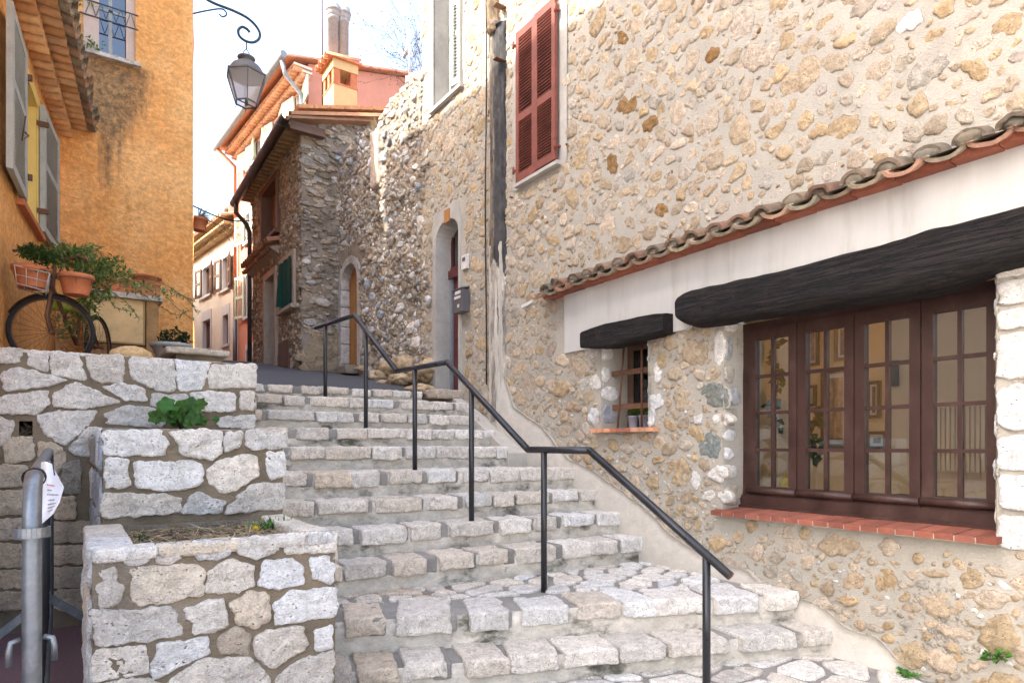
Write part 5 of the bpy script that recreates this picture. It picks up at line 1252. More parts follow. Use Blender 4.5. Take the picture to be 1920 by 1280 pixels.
for k in range(6):
    mb = MB(); mb.face([mb.vert(p) for p in (hexp(r1 * .97, zt_ - .012, k), hexp(r1 * .97, zt_ - .012, k + 1), hexp(r2 * .97, zb_ + .012, k + 1), hexp(r2 * .97, zb_ + .012, k))]); mb.build('glass_panel', M['frosted'], lp)

# lower orange house: street wall is slightly skewed
SP = V((-.134, TY, 0)); SD = V((.101, .995, 0)).normalized(); SNn = V((SD.y, -SD.x, 0))
low = thing('orange_house', 'lower orange house on the far left with grey shutters and a tiled cornice', 'house', (-.5, 6, 0))
fo = Frame(SP, -SD, (0, 0, 1), SNn)     # a: distance from the corner towards the camera
ZE = 5.06
WO = (1.40, 2.34, 3.40, 4.66)
mb = MB(); WO2 = (4.4, 5.35, 2.4, 3.75); WO3 = (6.6, 7.5, .15, 2.2)
wall_grid(mb, fo, 0.002, 4.75, -.1, ZE + .2, (WO,), .09, .010, (1, 1, 1), fq=1.4)
mb.prism([fo.p(4.75, -.1), fo.p(4.75, -.1, -4.5), fo.p(4.75, ZE + .2, -4.5), fo.p(4.75, ZE + .2)], SD * .02)
mb.build('wall', M['orange2'], low)
for k, w_ in enumerate((WO,)):
    mb = MB(); a, b, z0, z1 = w_
    for q in ((fo.p(a, z0), fo.p(a, z1), fo.p(a, z1, -.25), fo.p(a, z0, -.25)), (fo.p(b, z0), fo.p(b, z1), fo.p(b, z1, -.25), fo.p(b, z0, -.25)), (fo.p(a, z1), fo.p(b, z1), fo.p(b, z1, -.25), fo.p(a, z1, -.25)), (fo.p(a, z0), fo.p(b, z0), fo.p(b, z0, -.25), fo.p(a, z0, -.25))):
        mb.face([mb.vert(p) for p in q])
    # painted surround
    for (p0, p1, q0, q1) in ((a - .1, a, z0 - .05, z1 + .1), (b, b + .1, z0 - .05, z1 + .1), (a, b, z1, z1 + .1)):
        mb.prism([fo.p(p0, q0, .003), fo.p(p1, q0, .003), fo.p(p1, q1, .003), fo.p(p0, q1, .003)], SNn * .012)
    rv = mb.build('window_reveal', M['yellow'], low)
    mb = MB(); mb.prism([fo.p(a, z0, -.2), fo.p(b, z0, -.2), fo.p(b, z1, -.2), fo.p(a, z1, -.2)], SNn * .02); mb.build('pane', M['glass_dark'], rv)
    if k < 1:
        mb = MB(); mb.prism([fo.p(a - .12, z0 - .06), fo.p(b + .12, z0 - .06), fo.p(b + .12, z0 - .06, .06), fo.p(a - .12, z0 - .06, .06)], (0, 0, .055)); mb.build('sill', M['terracotta'], rv)
def grey_shutter(a0, out, w_, z0, h_, lab):
    O = fo.p(a0, z0, .045); U = (-SD * (1 if w_ > 0 else -1) + SNn * out); s_ = shutter(low, O, U, SNn, abs(w_), h_, M['grey_paint'], (0, .55, 1.), (20, 16), 'shutter', .5, .09, .045); s_['label'] = lab
grey_shutter(WO[0] - .02, .03, -.88, 3.42, 1.28, 'far grey louvred shutter folded against the wall')
grey_shutter(WO[1] + .02, .03, .80, 3.40, 1.30, 'near grey louvred shutter folded against the wall')
for (a_, z_) in ((WO[0] - .01, 3.62), (WO[0] - .01, 4.5), (WO[1] + .01, 3.62), (WO[1] + .01, 4.5)):
    mb = MB(); mb.bar(fo.p(a_, z_, 0), fo.p(a_, z_, .10), .03, .05); mb.build('hinge', M['rust'], low)
mb = MB(); mb.tube([fo.p(WO[1] + .3, 3.9, .09), fo.p(WO[1] + .34, 3.86, .12), fo.p(WO[1] + .5, 3.75, .1), fo.p(WO[1] + .34, 4.02, .1)], .006, 6)
mb.build('shutter_latch', M['rust'], low)
# cornice of two tile courses and the roof edge above
mb = MB(); oc = ((.60, .33, .15), (.66, .38, .18), (.50, .24, .10), (.58, .31, .15))
for r_, (n0, z_) in enumerate(((0., ZE - .02), (.15, ZE + .09))):
    a = .04
    while a < 4.7:
        c = jit(random.choice(oc), .14)
        tile(mb, fo.p(a, z_ - .0, n0 - .05), SNn, (0, 0, 1), .066, .07, .215, .014, True, c, 8, 0, 1.0, 1.25); a += .158
    mb.prism([fo.p(0, z_ + .002, -.1), fo.p(4.72, z_ + .002, -.1), fo.p(4.72, z_ + .002, n0 + .155), fo.p(0, z_ + .002, n0 + .155)], (0, 0, .035), (.62, .34, .15, 1))
mb.build('tile_cornice', M['tile_clean'], low)
mb = MB(); a = .04; rc = ((.22, .15, .10), (.17, .13, .09), (.30, .18, .11), (.26, .2, .13)); dn = (SNn + V((0, 0, -.32))).normalized()
while a < 4.7:
    tile(mb, fo.p(a, ZE + .205, .10), dn, (0, 0, 1), .085, .095, .34, .016, True, jit(random.choice(rc), .2), 8)
    tile(mb, fo.p(a + .095, ZE + .225, .10), dn, (0, 0, 1), .07, .08, .33 + random.uniform(-.03, .02), .016, False, jit(random.choice(rc), .2), 8); a += .19
mb.build('roof_tiles', M['tile'], low)
mb = MB(); mb.prism([fo.p(0.03, ZE + .20, .15), fo.p(4.72, ZE + .20, .15), fo.p(4.72, ZE + .95, -2.2), fo.p(0.03, ZE + .95, -2.2)], (0, 0, .03), (.25, .17, .11, 1)); mb.build('roof', M['tile'], low)
# unseen taller block, added behind the house to shade the right facade
mb = MB(); mb.prism([fo.p(-.0, ZE, -1.9), fo.p(9.4, 0, -1.9), fo.p(9.4, 0, -4.5), fo.p(-.0, ZE, -4.5)] and [V((-2.1, 9.49, 0)), V((-3.05, .9, 0)), V((-5.6, .9, 0)), V((-5.6, 9.49, 0))], (0, 0, 10.35)); mb.build('shade_block', plain('grey_render', (.46, .47, .47), .9, .1, 2, .2), low)

# ================================================================ terrace: niche, trough, bicycle, pots
nc = thing('wall_cupboard', 'low stone and plaster cupboard with a yellow door built against the ochre house', 'cupboard', (.5, 9.3, 1.9))
YN = 8.95
def ny(u, v, Y=YN): return onY(u, v, Y)
a = ny(168, 660); b = ny(296, 548); mb = MB()
xl, xr = ny(160, 600).x, ny(297, 600).x; zsh = ny(230, 550).z; xp0, xp1 = ny(274, 600).x, xr
mb.box(xp0, xp1, YN - .03, TY - .01, 1.7, zsh - .06, (.42, .28, .15, .6)); mb.box(xl, xp0, YN + .02, TY - .01, 1.7, ny(230, 646).z, (.35, .26, .17, .6)); mb.box(xl - .02, xl + .02, YN - .02, TY - .01, 1.7, zsh - .06, (.42, .28, .15, .6))
mb.box(xl, xp0, TY - .12, TY - .013, 1.8, zsh - .06, (.3, .2, .1, .6))
mb.build('body', plain('cupboard_plaster', (.36, .215, .095), .95, .3, 6, .6, dirt=.5, dscale=4), nc)
mb = MB(); mb.box(xl + .02, xp0 - .01, YN, YN + .02, ny(230, 646).z + .01, ny(230, 560).z); d_ = mb.build('door', plain('cupboard_door', (.74, .54, .27), .7, .12, 5, .1, dirt=.35, dcol=(.2, .13, .07), dscale=3), nc)
mb = MB(); zA, zB = ny(230, 646).z, ny(230, 560).z
mb.box(xl + .02, xp0 - .01, YN - .012, YN - .002, zA + .01, zA + .03); mb.box(xp0 - .03, xp0 - .01, YN - .012, YN - .002, zA + .03, zB); mb.build('door_frame', plain('door_edge', (.42, .26, .11), .8, .1), d_)
mb = MB(); mb.box(xl - .05, xr + .04, YN - .08, TY - .01, zsh - .06, zsh); mb.build('shelf', M['concrete'], nc)
def pot(name, lab, c, r, h, mat, grp=None, rim=True):
    t = thing(name, lab, 'flowerpot', c, grp); mb = MB()
    mb.lathe(c, [(r * .68, 0), (r * .7, .01), (r * .93, h * .78), (r * 1.0, h * .78), (r * 1.02, h), (r * .9, h), (r * .86, h * .8)], 20); mb.build('pot', mat, t)
    mb = MB(); mb.lathe(V(c) + V((0, 0, h * .8)), [(r * .86, 0), (r * .5, .01), (.01, .015)], 14, (.08, .055, .04, 1)); mb.build('soil', M['mulch'], t); return t
tr = thing('planter_trough', 'long terracotta trough on the dark shelf above the yellow cupboard door', 'trough', (.4, 9.2, zsh))
mb = MB(); x0, x1 = ny(168, 530).x, ny(300, 530).x; yt0, yt1 = YN - .02, YN + .24; ztr = zsh + .17
mb.box(x0, x1, yt0, yt0 + .03, zsh + .002, ztr); mb.box(x0, x1, yt1 - .03, yt1, zsh + .002, ztr); mb.box(x0, x0 + .03, yt0 + .03, yt1 - .03, zsh + .002, ztr); mb.box(x1 - .03, x1, yt0 + .03, yt1 - .03, zsh + .002, ztr); mb.box(x0 + .03, x1 - .03, yt0 + .03, yt1 - .03, zsh + .002, zsh + .11)
mb.box(x0 - .01, x1 + .01, yt0 - .012, yt0, ztr - .035, ztr + .004); mb.build('box', M['terracotta'], tr)
p = ny(275, 528, YN + .05); pot('flowerpot', 'shallow terracotta bowl at the right end of the shelf trough', (p.x, YN + .1, ztr - .02), .17, .10, M['terracotta'])
# bicycle
bk = thing('bicycle', 'old rusty bicycle leaning on the orange wall, with wire basket and black tyres', 'bicycle', (-.12, 6.55, 1.86))
WCp = onY(97, 622, 6.5); WR_ = .285
def wheel(c, n_, u_, R_, nm='wheel'):
    c = V(c); u_ = V(u_).normalized(); v_ = V((0, 0, 1)); n_ = V(n_).normalized()
    mb = MB(); mb.tube([c + (u_ * math.cos(t) + v_ * math.sin(t)) * (R_ - .018) for t in [6.2832 * i / 48 for i in range(48)]], .009, 8, closed=True)
    for i in range(28):
        t = 6.2832 * i / 28; s_ = 1 if i % 2 else -1; q = c + (u_ * math.cos(t) + v_ * math.sin(t)) * (R_ - .02); mb.tube([c + n_ * .03 * s_ + (u_ * math.cos(t + .5 * s_) + v_ * math.sin(t + .5 * s_)) * .02, q], .0016, 4)
    mb.tube([c - n_ * .05, c + n_ * .05], .018, 10); w_ = mb.build(nm, M['rust'], bk)
    mb = MB(); mb.tube([c + (u_ * math.cos(t) + v_ * math.sin(t)) * R_ for t in [6.2832 * i / 56 for i in range(56)]], .02, 10, closed=True); mb.build('tyre', M['rubber'], w_)
ud = V((1, -.12, 0)).normalized(); nd = V((ud.y, -ud.x, 0))
wheel(WCp, nd, ud, WR_)
hd = WCp + V((.015, .12, .56)); fk = WCp + V((.0, .02, .33))
mb = MB()
for s_ in (-1, 1): mb.tube([WCp + nd * .05 * s_, WCp + nd * .05 * s_ + V((-.03, 0, .12)), fk + nd * .045 * s_ + V((0, 0, -.02)), fk + V((0, 0, .04))], .013, 8)
mb.tube([fk + V((0, 0, .02)), hd], .019, 10); mb.build('fork', M['rust'], bk)
mb = MB(); mb.tube(catmull([hd + V((-.26, -.16, .05)), hd + V((-.16, -.05, .10)), hd + V((-.05, .02, .06)), hd + V((.05, .02, .06)), hd + V((.16, -.05, .10)), hd + V((.24, -.16, .05))]), .012, 8); mb.build('handlebar', M['rust'], bk)
mb = MB(); mb.grid(lambda a_, b_: (WCp + (ud * math.cos(R(35 + 120 * a_)) + V((0, 0, 1)) * math.sin(R(35 + 120 * a_))) * (WR_ + .035 - .02 * abs(b_ - .5)) + nd * (b_ - .5) * .07, (1, 1, 1, 1)), 16, 4); mb.build('mudguard', M['rust'], bk)
rwc = WCp + V((.35, .92, .02)); bb = WCp + V((.17, .52, -.02)); st_ = WCp + V((.22, .66, .50))
mb = MB(); mb.tube([fk + V((.0, .02, .05)), bb], .016, 8); mb.tube([hd + V((0, 0, -.06)), st_], .014, 8); mb.tube([bb, st_ + V((.02, .02, .1))], .014, 8); mb.tube([bb, rwc], .010, 8); mb.tube([st_, rwc], .009, 8); mb.build('frame', M['rust'], bk)
wheel(rwc, V((.93, -.36, 0)), V((.36, .93, 0)), WR_)
mb = MB(); rockbox(mb, st_ + V((.03, .05, .15)), (.36, .93, 0), (.93, -.36, 0), (0, 0, 1), .12, .07, .03, .025, .003, (5, 4, 2)); mb.build('saddle', M['rubber'], bk)
# basket drawn as wires
mb = MB(); bl, br_, bt, bo = onY(26, 500, 6.30), onY(92, 512, 6.30), 0, 0
def ringb(u0, u1, v0, v1, Y0, Y1, r_):
    P_ = [onY(u0, v0, Y0), onY(u1, v1, Y0), onY(u1, v1, Y0) + V((0, Y1 - Y0, 0)), onY(u0, v0, Y0) + V((0, Y1 - Y0, 0))]; mb.tube(P_ + [P_[0]], r_, 6); return P_
A_ = ringb(27, 93, 497, 512, 6.28, 6.52, .006); B_ = ringb(31, 85, 531, 545, 6.30, 6.50, .005); C_ = ringb(29, 89, 514, 528, 6.29, 6.51, .004)
for i in range(4):
    for t in (0, .33, .66): mb.tube([A_[i].lerp(A_[(i + 1) % 4], t), B_[i].lerp(B_[(i + 1) % 4], t)], .0035, 5)
for t in (.25, .5, .75): mb.tube([B_[0].lerp(B_[1], t), B_[3].lerp(B_[2], t)], .0035, 5)
mb.build('basket', M['white_metal'], bk)
c = (B_[0] + B_[2]) / 2; p1 = pot('flowerpot', 'terracotta pot sitting in the wire basket of the bicycle', (c.x, c.y, c.z + .01), .135, .165, M['terracotta'])
c2 = onY(143, 554, 6.40); p2 = pot('flowerpot', 'terracotta pot hanging in a ring right of the bicycle handlebar', (c2.x, c2.y, c2.z), .128, .165, M['terracotta'])
mb = MB(); mb.tube([c2 + V((.135 * math.cos(t), .135 * math.sin(t), .125)) for t in [6.2832 * i / 24 for i in range(24)]], .004, 5, closed=True)
for t in (3.6, 4.7, 5.8): mb.tube([c2 + V((.135 * math.cos(t), .135 * math.sin(t), .125)), c2 + V((.05 * math.cos(t), .05 * math.sin(t), -.005))], .003, 5)
mb.tube([c2 + V((-.135, 0, .125)), hd + V((.05, 0, 0))], .006, 5); mb.build('pot_ring', M['rust'], bk)
# foliage around the bicycle
def foliage(name, lab, cat, blobs, Y, L, W, base, vines=(), dark=None):
    t = thing(name, lab, cat, onY(blobs[0][0], blobs[0][1], Y)); mb = MB(); sb = MB()
    for (u, v, ru, rv, n, dy) in blobs:
        for _ in range(n):
            a_ = random.random() * 6.283; q = math.sqrt(random.random()); p = onY(u + math.cos(a_) * ru * q, v + math.sin(a_) * rv * q, Y + random.uniform(-dy, dy)); bc = base if not dark or random.random() < .6 else dark
            leaf(mb, p, rdir(.15), (0, 0, 1), L * random.uniform(.55, 1.15), W * random.uniform(.6, 1.1), gcol(bc))
    for (P_, yv) in vines:
        ps = catmull([onY(u, v, yv + random.uniform(-.06, .06)) for u, v in P_], 7); sb.tube(ps, .0028, 5)
        for p in ps:
            for _ in range(2): leaf(mb, p + rdir() * .012, rdir(-.1), (0, 0, 1), L * random.uniform(.5, .9), W * random.uniform(.6, .9), gcol(base))
    if vines: sb.build('stems', M['twig'], t)
    mb.build('leaves', M['leaf'], t)
foliage('basket_plant', 'dark green bushy plant growing in the bicycle basket pot', 'plant', [(60, 472, 24, 12, 420, .1), (85, 482, 26, 12, 300, .1), (70, 505, 22, 10, 120, .08)], 6.36, .05, .018, (.05, .10, .022), (), (.03, .06, .016))
VN = [([(140, 480), (180, 500), (230, 520), (270, 535), (320, 545), (350, 560), (372, 588)], 7.4), ([(130, 470), (170, 462), (200, 490), (212, 495)], 7.0), ([(150, 500), (200, 540), (240, 570), (262, 600)], 7.0), ([(180, 510), (240, 515), (300, 530), (345, 555), (366, 565)], 7.6),
      ([(120, 475), (118, 455), (135, 465)], 6.6), ([(150, 540), (165, 570), (170, 610), (160, 640)], 6.9), ([(300, 540), (330, 575), (362, 600)], 7.8), ([(240, 525), (280, 560), (330, 590), (355, 580)], 7.5), ([(200, 545), (215, 575), (250, 585)], 7.2)]
foliage('trailing_plant', 'sprawling light green succulent trailing from the pot beside the bicycle', 'plant', [(140, 485, 40, 20, 640, .2), (110, 478, 26, 16, 260, .14), (178, 505, 36, 18, 420, .22), (178, 545, 32, 26, 380, .2), (162, 582, 26, 28, 260, .15), (215, 518, 38, 15, 240, .25), (120, 610, 26, 28, 110, .1), (205, 492, 28, 12, 130, .2), (170, 468, 20, 8, 50, .2), (260, 540, 34, 10, 90, .2), (310, 550, 24, 10, 40, .2)], 6.75, .055, .026, (.20, .26, .095), VN, (.10, .17, .045))
mb = MB(); p = onY(122, 572, 6.8); rockbox(mb, p, (1, 0, 0), (0, 1, 0), (0, 0, 1), .12, .06, .05, .03, .02, (5, 3, 3)); tag(mb.build('plastic_bag', plain('lime_plastic', (.40, .50, .06), .5, .15, 9, .3)), 'crumpled lime green plastic behind the bicycle wheel', 'plastic bag')
# pale pot with dark plant, rock and coping wall near the terrace edge
p = onY(322, 676, 7.6); pot('flowerpot', 'squat pale concrete pot holding a dark shrub near the terrace edge', (p.x, p.y, p.z), .2, .17, M['pot_white'])
foliage('pot_shrub', 'small dark green shrub growing in the squat pale pot', 'shrub', [(326, 636, 26, 20, 330, .16), (305, 645, 12, 10, 60, .1), (345, 640, 12, 12, 70, .1)], 7.6, .06, .03, (.022, .05, .022))
mb = MB(); p = onY(247, 668, 5.75); lump(mb, p, .14, .12, .08, .18, 5, (.62, .43, .22), 1.); tag(mb.build('rock', stone_mat('yellow_rock', (.5, .38, .22), .6, .4)), 'rounded yellow ochre rock lying on the retaining wall top', 'rock')
cp = thing('coping_wall', 'short low wall with pale stone coping at the terrace edge', 'wall', (.95, 6.6, 1.85)); mb = MB()
a, b = onY(330, 665, 6.4), onY(425, 668, 6.4); mb.box(a.x, b.x - .03, 6.42, 6.9, 1.8, onY(380, 664, 6.4).z, (.3, .25, .19, 0)); mb.build('wall', M['masonry'], cp)
mb = MB(); zc_ = onY(380, 660, 6.4).z
rockbox(mb, ((a.x + b.x) / 2 - .12, 6.62, zc_), (1, 0, 0), (0, 1, 0), (0, 0, 1), .17, .27, .028, .015, .006, (6, 6, 2), (.66, .58, .46)); rockbox(mb, (b.x - .1, 6.62, zc_ - .004), (1, 0, 0), (0, 1, 0), (0, 0, 1), .12, .26, .026, .015, .006, (6, 6, 2), (.66, .6, .5)); mb.build('coping', M['steps'], cp)
# hanging spiky plant on the street corner
q = onY(368, 432, 9.8); hpb = pot('hanging_pot', 'small terracotta pot with a spiky plant fixed to the ochre house street corner', (q.x + .03, q.y, q.z), .12, .17, M['terracotta'])
mb = MB()
for _ in range(90):
    d = V((abs(random.gauss(.5, .6)), random.gauss(0, .5), random.gauss(.15, .5))).normalized(); leaf(mb, q + V((.03, 0, .19)), d, (0, 0, 1), random.uniform(.12, .28), .012, gcol((.14, .17, .08)))
for k in range(5):
    ps = [q + V((.1, 0, .18)) + V((.06 * i * (1 + .3 * k), .02 * k, -.02 * i * i * .4)) for i in range(7)]
    for a_, b_ in zip(ps, ps[1:]): mb.bar(a_, b_, .004, .004, col=(.12, .12, .06, 1))
mb.build('leaves', M['leaf'], hpb)
# ================================================================ ruined rubble garden wall with arched door
random.seed(23)
gw = thing('garden_wall', 'ruined rough rubble garden wall with ragged top and an arched doorway', 'wall', (HX, 9, 2.3))
TP = [(806, 112), (798, 134), (770, 141), (747, 178), (730, 185), (721, 209), (714, 216), (712, 246), (707, 258), (686, 245), (676, 251), (651, 281), (638, 300), (625, 310)]
TPP = [(onX(u, v, HX).y, onX(u, v, HX).z) for u, v in TP]
def gtop(y):
    if y <= TPP[0][0]: return TPP[0][1]
    for (a, p), (b, q) in zip(TPP, TPP[1:]):
        if a <= y <= b: return p + (q - p) * (y - a) / (b - a + 1e-9)
    return TPP[-1][1]
WA = (9.74, 10.46, 2.2, 4.2)
GY0, GY1 = 7.30, 10.66
fr = Frame((HX, 0, 0), (0, 1, 0), (0, 0, 1), (-1, 0, 0)); mb = MB()
wall_grid(mb, fr, 7.52, GY1, 1.7, 7.0, (WA,), .055, .05, (.3, .26, .2), top=gtop, fq=2.2)
pk = Packer(.2); DP = 'wWpgbbtsmWwg'
def gst(n, rmin, rmax, gap, hh, y0=GY0, y1=GY1, z0=1.8, z1=7.0):
    for _ in range(n):
        r = rmin + (rmax - rmin) * random.random() ** 1.8; y = random.uniform(y0, y1); z = random.uniform(z0, z1)
        if z > gtop(y) + .02 or z < street_z(y) - .05: continue
        if WA[0] - .1 - r < y < WA[1] + .12 + r and z < 4.42 + r: continue
        if y < 7.5 and (random.random() > (y - 7.25) / .3 or z > 5.3): continue
        if not pk.ok(y, z, r * .86, gap): continue
        c = jit(dim(PAL[random.choice(DP)], .6, 1.05), .12)
        stone(mb, rpoly(y, z, r * random.uniform(1, 1.3), r * random.uniform(.8, 1.), random.gauss(0, .5), None, .2), fr, c, r * random.uniform(*hh), .03, .025, .02, .012, 1, .1, tilt=.12)
gst(500, .06, .11, .0, (.2, .45)); gst(9000, .03, .065, -.002, (.2, .5)); gst(9000, .016, .032, -.002, (.2, .5))
# ragged stones along the top, thickness behind
for (a, p), (b, q) in zip(TPP, TPP[1:]):
    n = max(1, int(math.hypot(b - a, q - p) / .09))
    for i in range(n):
        t = (i + random.random()) / n; y = a + (b - a) * t; z = p + (q - p) * t
        for dx in (.05, .22, .40):
            r = random.uniform(.035, .075); lump(mb, (HX + dx + random.uniform(-.03, .03), y, z - r * .5 + random.uniform(-.03, .02)), r * 1.1, r * 1.15, r * .9, .3, 2, jit(tuple(x * .75 for x in PAL[random.choice(DP)]), .2), .9)
for i in range(44):
    y = 7.5 + (GY1 - 7.5) * i / 44; mb.box(HX + .06, HX + .5, y, y + (GY1 - 7.5) / 44, 4.6 if WA[0] - .1 < y < WA[1] + .1 else 1.8, max(2., gtop(y + .03) - .1), (.28, .24, .19, .1))
mb.build('wall', M['dark_rubble'], gw)
mb = MB(); y0, y1, zb, zs, za = *WA[:3], 3.85, 4.16; xs = HX - .02; n = 12; br = .12
inner = [(y0, zb - .3), (y0, zs)] + [(y0 + (y1 - y0) * (.5 - .5 * math.cos(math.pi * i / n)), zs + (za - zs) * math.sin(math.pi * i / n) * 1.) for i in range(1, n)] + [(y1, zs), (y1, zb - .3)]
cx_, cz_ = (y0 + y1) / 2, zs
outer = [(y0 - br, zb - .3), (y0 - br, zs)] + [(cx_ - (cx_ - y0 + br) * math.cos(math.pi * i / n), zs + (za - zs + br) * math.sin(math.pi * i / n)) for i in range(1, n)] + [(y1 + br, zs), (y1 + br, zb - .3)]
for k, (p, q, r_, s_) in enumerate(zip(inner, inner[1:], outer, outer[1:])):
    cc = (*jit((.52, .47, .42), .12), .9)
    mb.face([mb.vert((xs, *p), cc), mb.vert((xs, *q), cc), mb.vert((xs, *s_), cc), mb.vert((xs, *r_), cc)])
    mb.face([mb.vert((xs, *p), cc), mb.vert((HX + .14, *p), cc), mb.vert((HX + .14, *q), cc), mb.vert((xs, *q), cc)])
    mb.face([mb.vert((xs, *r_), cc), mb.vert((HX + .06, *r_), cc), mb.vert((HX + .06, *s_), cc), mb.vert((xs, *s_), cc)])
z = zb
while z < zs:     # dressed jamb blocks inside the doorway
    h_ = random.uniform(.24, .42); rockbox(mb, (HX + .045, y1 - .012, z + h_ / 2), (1, 0, 0), (0, 1, 0), (0, 0, 1), .075, .02, h_ / 2 - .006, .012, .004, (4, 2, 5), jit((.60, .55, .50), .08)); z += h_
mb.build('door_arch', M['masonry'], gw)
mb = MB(); mb.box(HX + .13, HX + .17, y0 - .05, y1 + .05, zb - .1, 4.22)
for i in range(6): mb.box(HX + .122, HX + .13, y0 + .12 * i + .005, y0 + .12 * i + .115, zb, 4.2)
mb.build('door', M['wood_door'], gw)['label'] = 'tan planked wooden door inside the arch'
mb = MB(); rockbox(mb, (HX - .05, 10.05, street_z(10) + .04), (0, 1, 0), (1, 0, 0), (0, 0, 1), .45, .2, .07, .03, .012, (6, 4, 3), (.3, .26, .2)); mb.build('doorstep', M['dark_rubble'], gw)
# plaster fragment on the wall, pale edge post
mb = MB(); a = onX(712, 300, HX - .06); rockbox(mb, (HX + .02, onX(707, 300, HX).y, onX(707, 300, HX).z), (0, 1, 0), (1, 0, 0), (0, 0, 1), .14, .08, .42, .05, .02, (4, 3, 6), (.62, .50, .40)); mb.build('old_jamb', M['masonry'], gw)
# rock outcrop at the foot of the wall
RK = [(715, 690, 24, 15), (745, 683, 26, 16), (775, 700, 26, 17), (735, 712, 26, 11), (700, 705, 14, 12), (768, 732, 26, 12), (790, 690, 14, 16), (705, 722, 18, 9), (745, 738, 22, 8), (672, 692, 12, 7)]
RL = ['flat tan rock', 'broad pale tan rock', 'large rounded orange tan rock', 'low ledge of tan rock', 'small tan rock', 'flat broken rock', 'upright tan rock', 'small wedge of rock', 'thin slab of rock', 'little grey rock']
RLW = ['beneath the second handrail post, at the wall foot', 'in the middle of the outcrop under the rubble wall', 'left of the door, biggest of the outcrop', 'lying at street level in front of the outcrop', 'at the far left of the outcrop', 'just above the top stair left of the door', 'against the wall beside the door surround', 'touching the asphalt at the left of the outcrop', 'resting on the top stair kerb', 'near the arched doorway']
for i, (u, v, ru, rv) in enumerate(RK):
    X = 3.58 - .012 * (v - 690) * (.6 if v > 700 else 0); p = onX(u, v, X); k = p.y * .827 / F + X * .5623 / F
    mb = MB(); lump(mb, (p.x + .12, p.y, p.z), .16, ru * k * 1.35, rv * k * 1.15, .3, 5, jit((.44, .33, .20), .18), 1., 2.2)
    tag(mb.build('rock', M['rock']), RL[i] + ' ' + RLW[i], 'rock', 'rocks at the foot of the rubble wall')
gs = MB()
for _ in range(70):
    p = onX(random.uniform(694, 716), random.uniform(238, 262), 3.9); leaf(gs, p, V((random.uniform(-.4, .4), random.uniform(-.4, .4), 1)), (1, 0, 0), random.uniform(.1, .32), .008, jit((.48, .38, .2), .25))
tag(gs.build('dry_grass', M['leaf']), 'tuft of dry straw coloured grass on the notch of the rubble wall', 'grass')
bs = thing('bare_shrub', 'leafless twiggy shrub sticking up behind the ruined wall', 'shrub', onX(775, 140, 4.6)); mb = MB()
def twig(p, d, L, r_, lev):
    pts = [p]
    for i in range(4): d = (d + rdir() * .22).normalized(); pts.append(pts[-1] + d * L / 4)
    mb.tube(pts, r_, 4, caps=False, taper=.5)
    if lev:
        for i in range(random.choice((3, 4))): twig(pts[random.choice((1, 2, 3, 4))], (d + rdir(.1) * .75).normalized(), L * random.uniform(.5, .75), r_ * .6, lev - 1)
    else:
        for q in pts[2:]:
            if random.random() < .35: lump(mb, q, .009, .009, .009, .2, 1)
for (u, v, du, dv) in ((785, 150, -40, -90), (780, 150, -20, -80), (790, 150, -5, -70), (775, 145, -45, -40), (788, 150, -25, -100), (792, 140, 0, -60)):
    a, b = onX(u, v, 4.6), onX(u + du, v + dv, 4.6); twig(a, (b - a).normalized(), (b - a).length * .75, .007, 3)
mb.build('twigs', M['twig'], bs)
mb = MB(); a, b = onX(768, 150, 4.5), onX(768, 72, 4.5); mb.tube([a, b], .02, 8); mb.tube([b, b + V((0, .12, -.16)), b + V((0, .22, -.2))], .03, 6)
tag(mb.build('white_post', M['label_pale']), 'thin white post with a bent top beside the bare shrub', 'post')

# ================================================================ small dark stone house at the bend
random.seed(29)
NH = thing('stone_house', 'small dark stone house with brown gutter and green window cloth, at the bend', 'house', (3.4, 12, 2.5))
NX, NY, NYB = 3.10, 10.62, 14.0
mb = MB(); fe = Frame((0, NY, 0), (1, 0, 0), (0, 0, 1), (0, -1, 0))
def etop(x): return 6.62 + (x - 3.10) * .265
wall_grid(mb, fe, NX, 5.4, 2.2, 7.4, (), .06, .03, (.3, .26, .21), top=etop)
pk = Packer(.2)
def hst(fr_, n, rmin, rmax, gap, hh, x0, x1, z0, z1, asp, ok, cols):
    for _ in range(n):
        r = rmin + (rmax - rmin) * random.random() ** 2; x = random.uniform(x0, x1); z = random.uniform(z0, z1); a_ = random.uniform(*asp)
        if not ok(x, z, r * a_): continue
        if not pk.ok(x / a_ ** .9, z, r * .84, gap): continue
        stone(mb, rpoly(x, z, r * a_, r * .9, random.gauss(0, .12), None, .2), fr_, jit(dim(PAL[random.choice(cols)], .5, 1.), .12), random.uniform(*hh), .025, .03, .012, .012, 1, .15, tilt=.08)
oke = lambda x, z, r: NX - .01 < x - r * .6 and z < etop(x) - .03 and not (z < 3.1)
hst(fe, 500, .05, .11, .004, (.02, .05), NX, 4.9, 3.0, 7.2, (1.2, 2.2), oke, 'bbggmWtp'); hst(fe, 4000, .02, .05, .003, (.01, .04), NX, 4.9, 3.0, 7.2, (1.4, 3.2), oke, 'bbgmWtb')
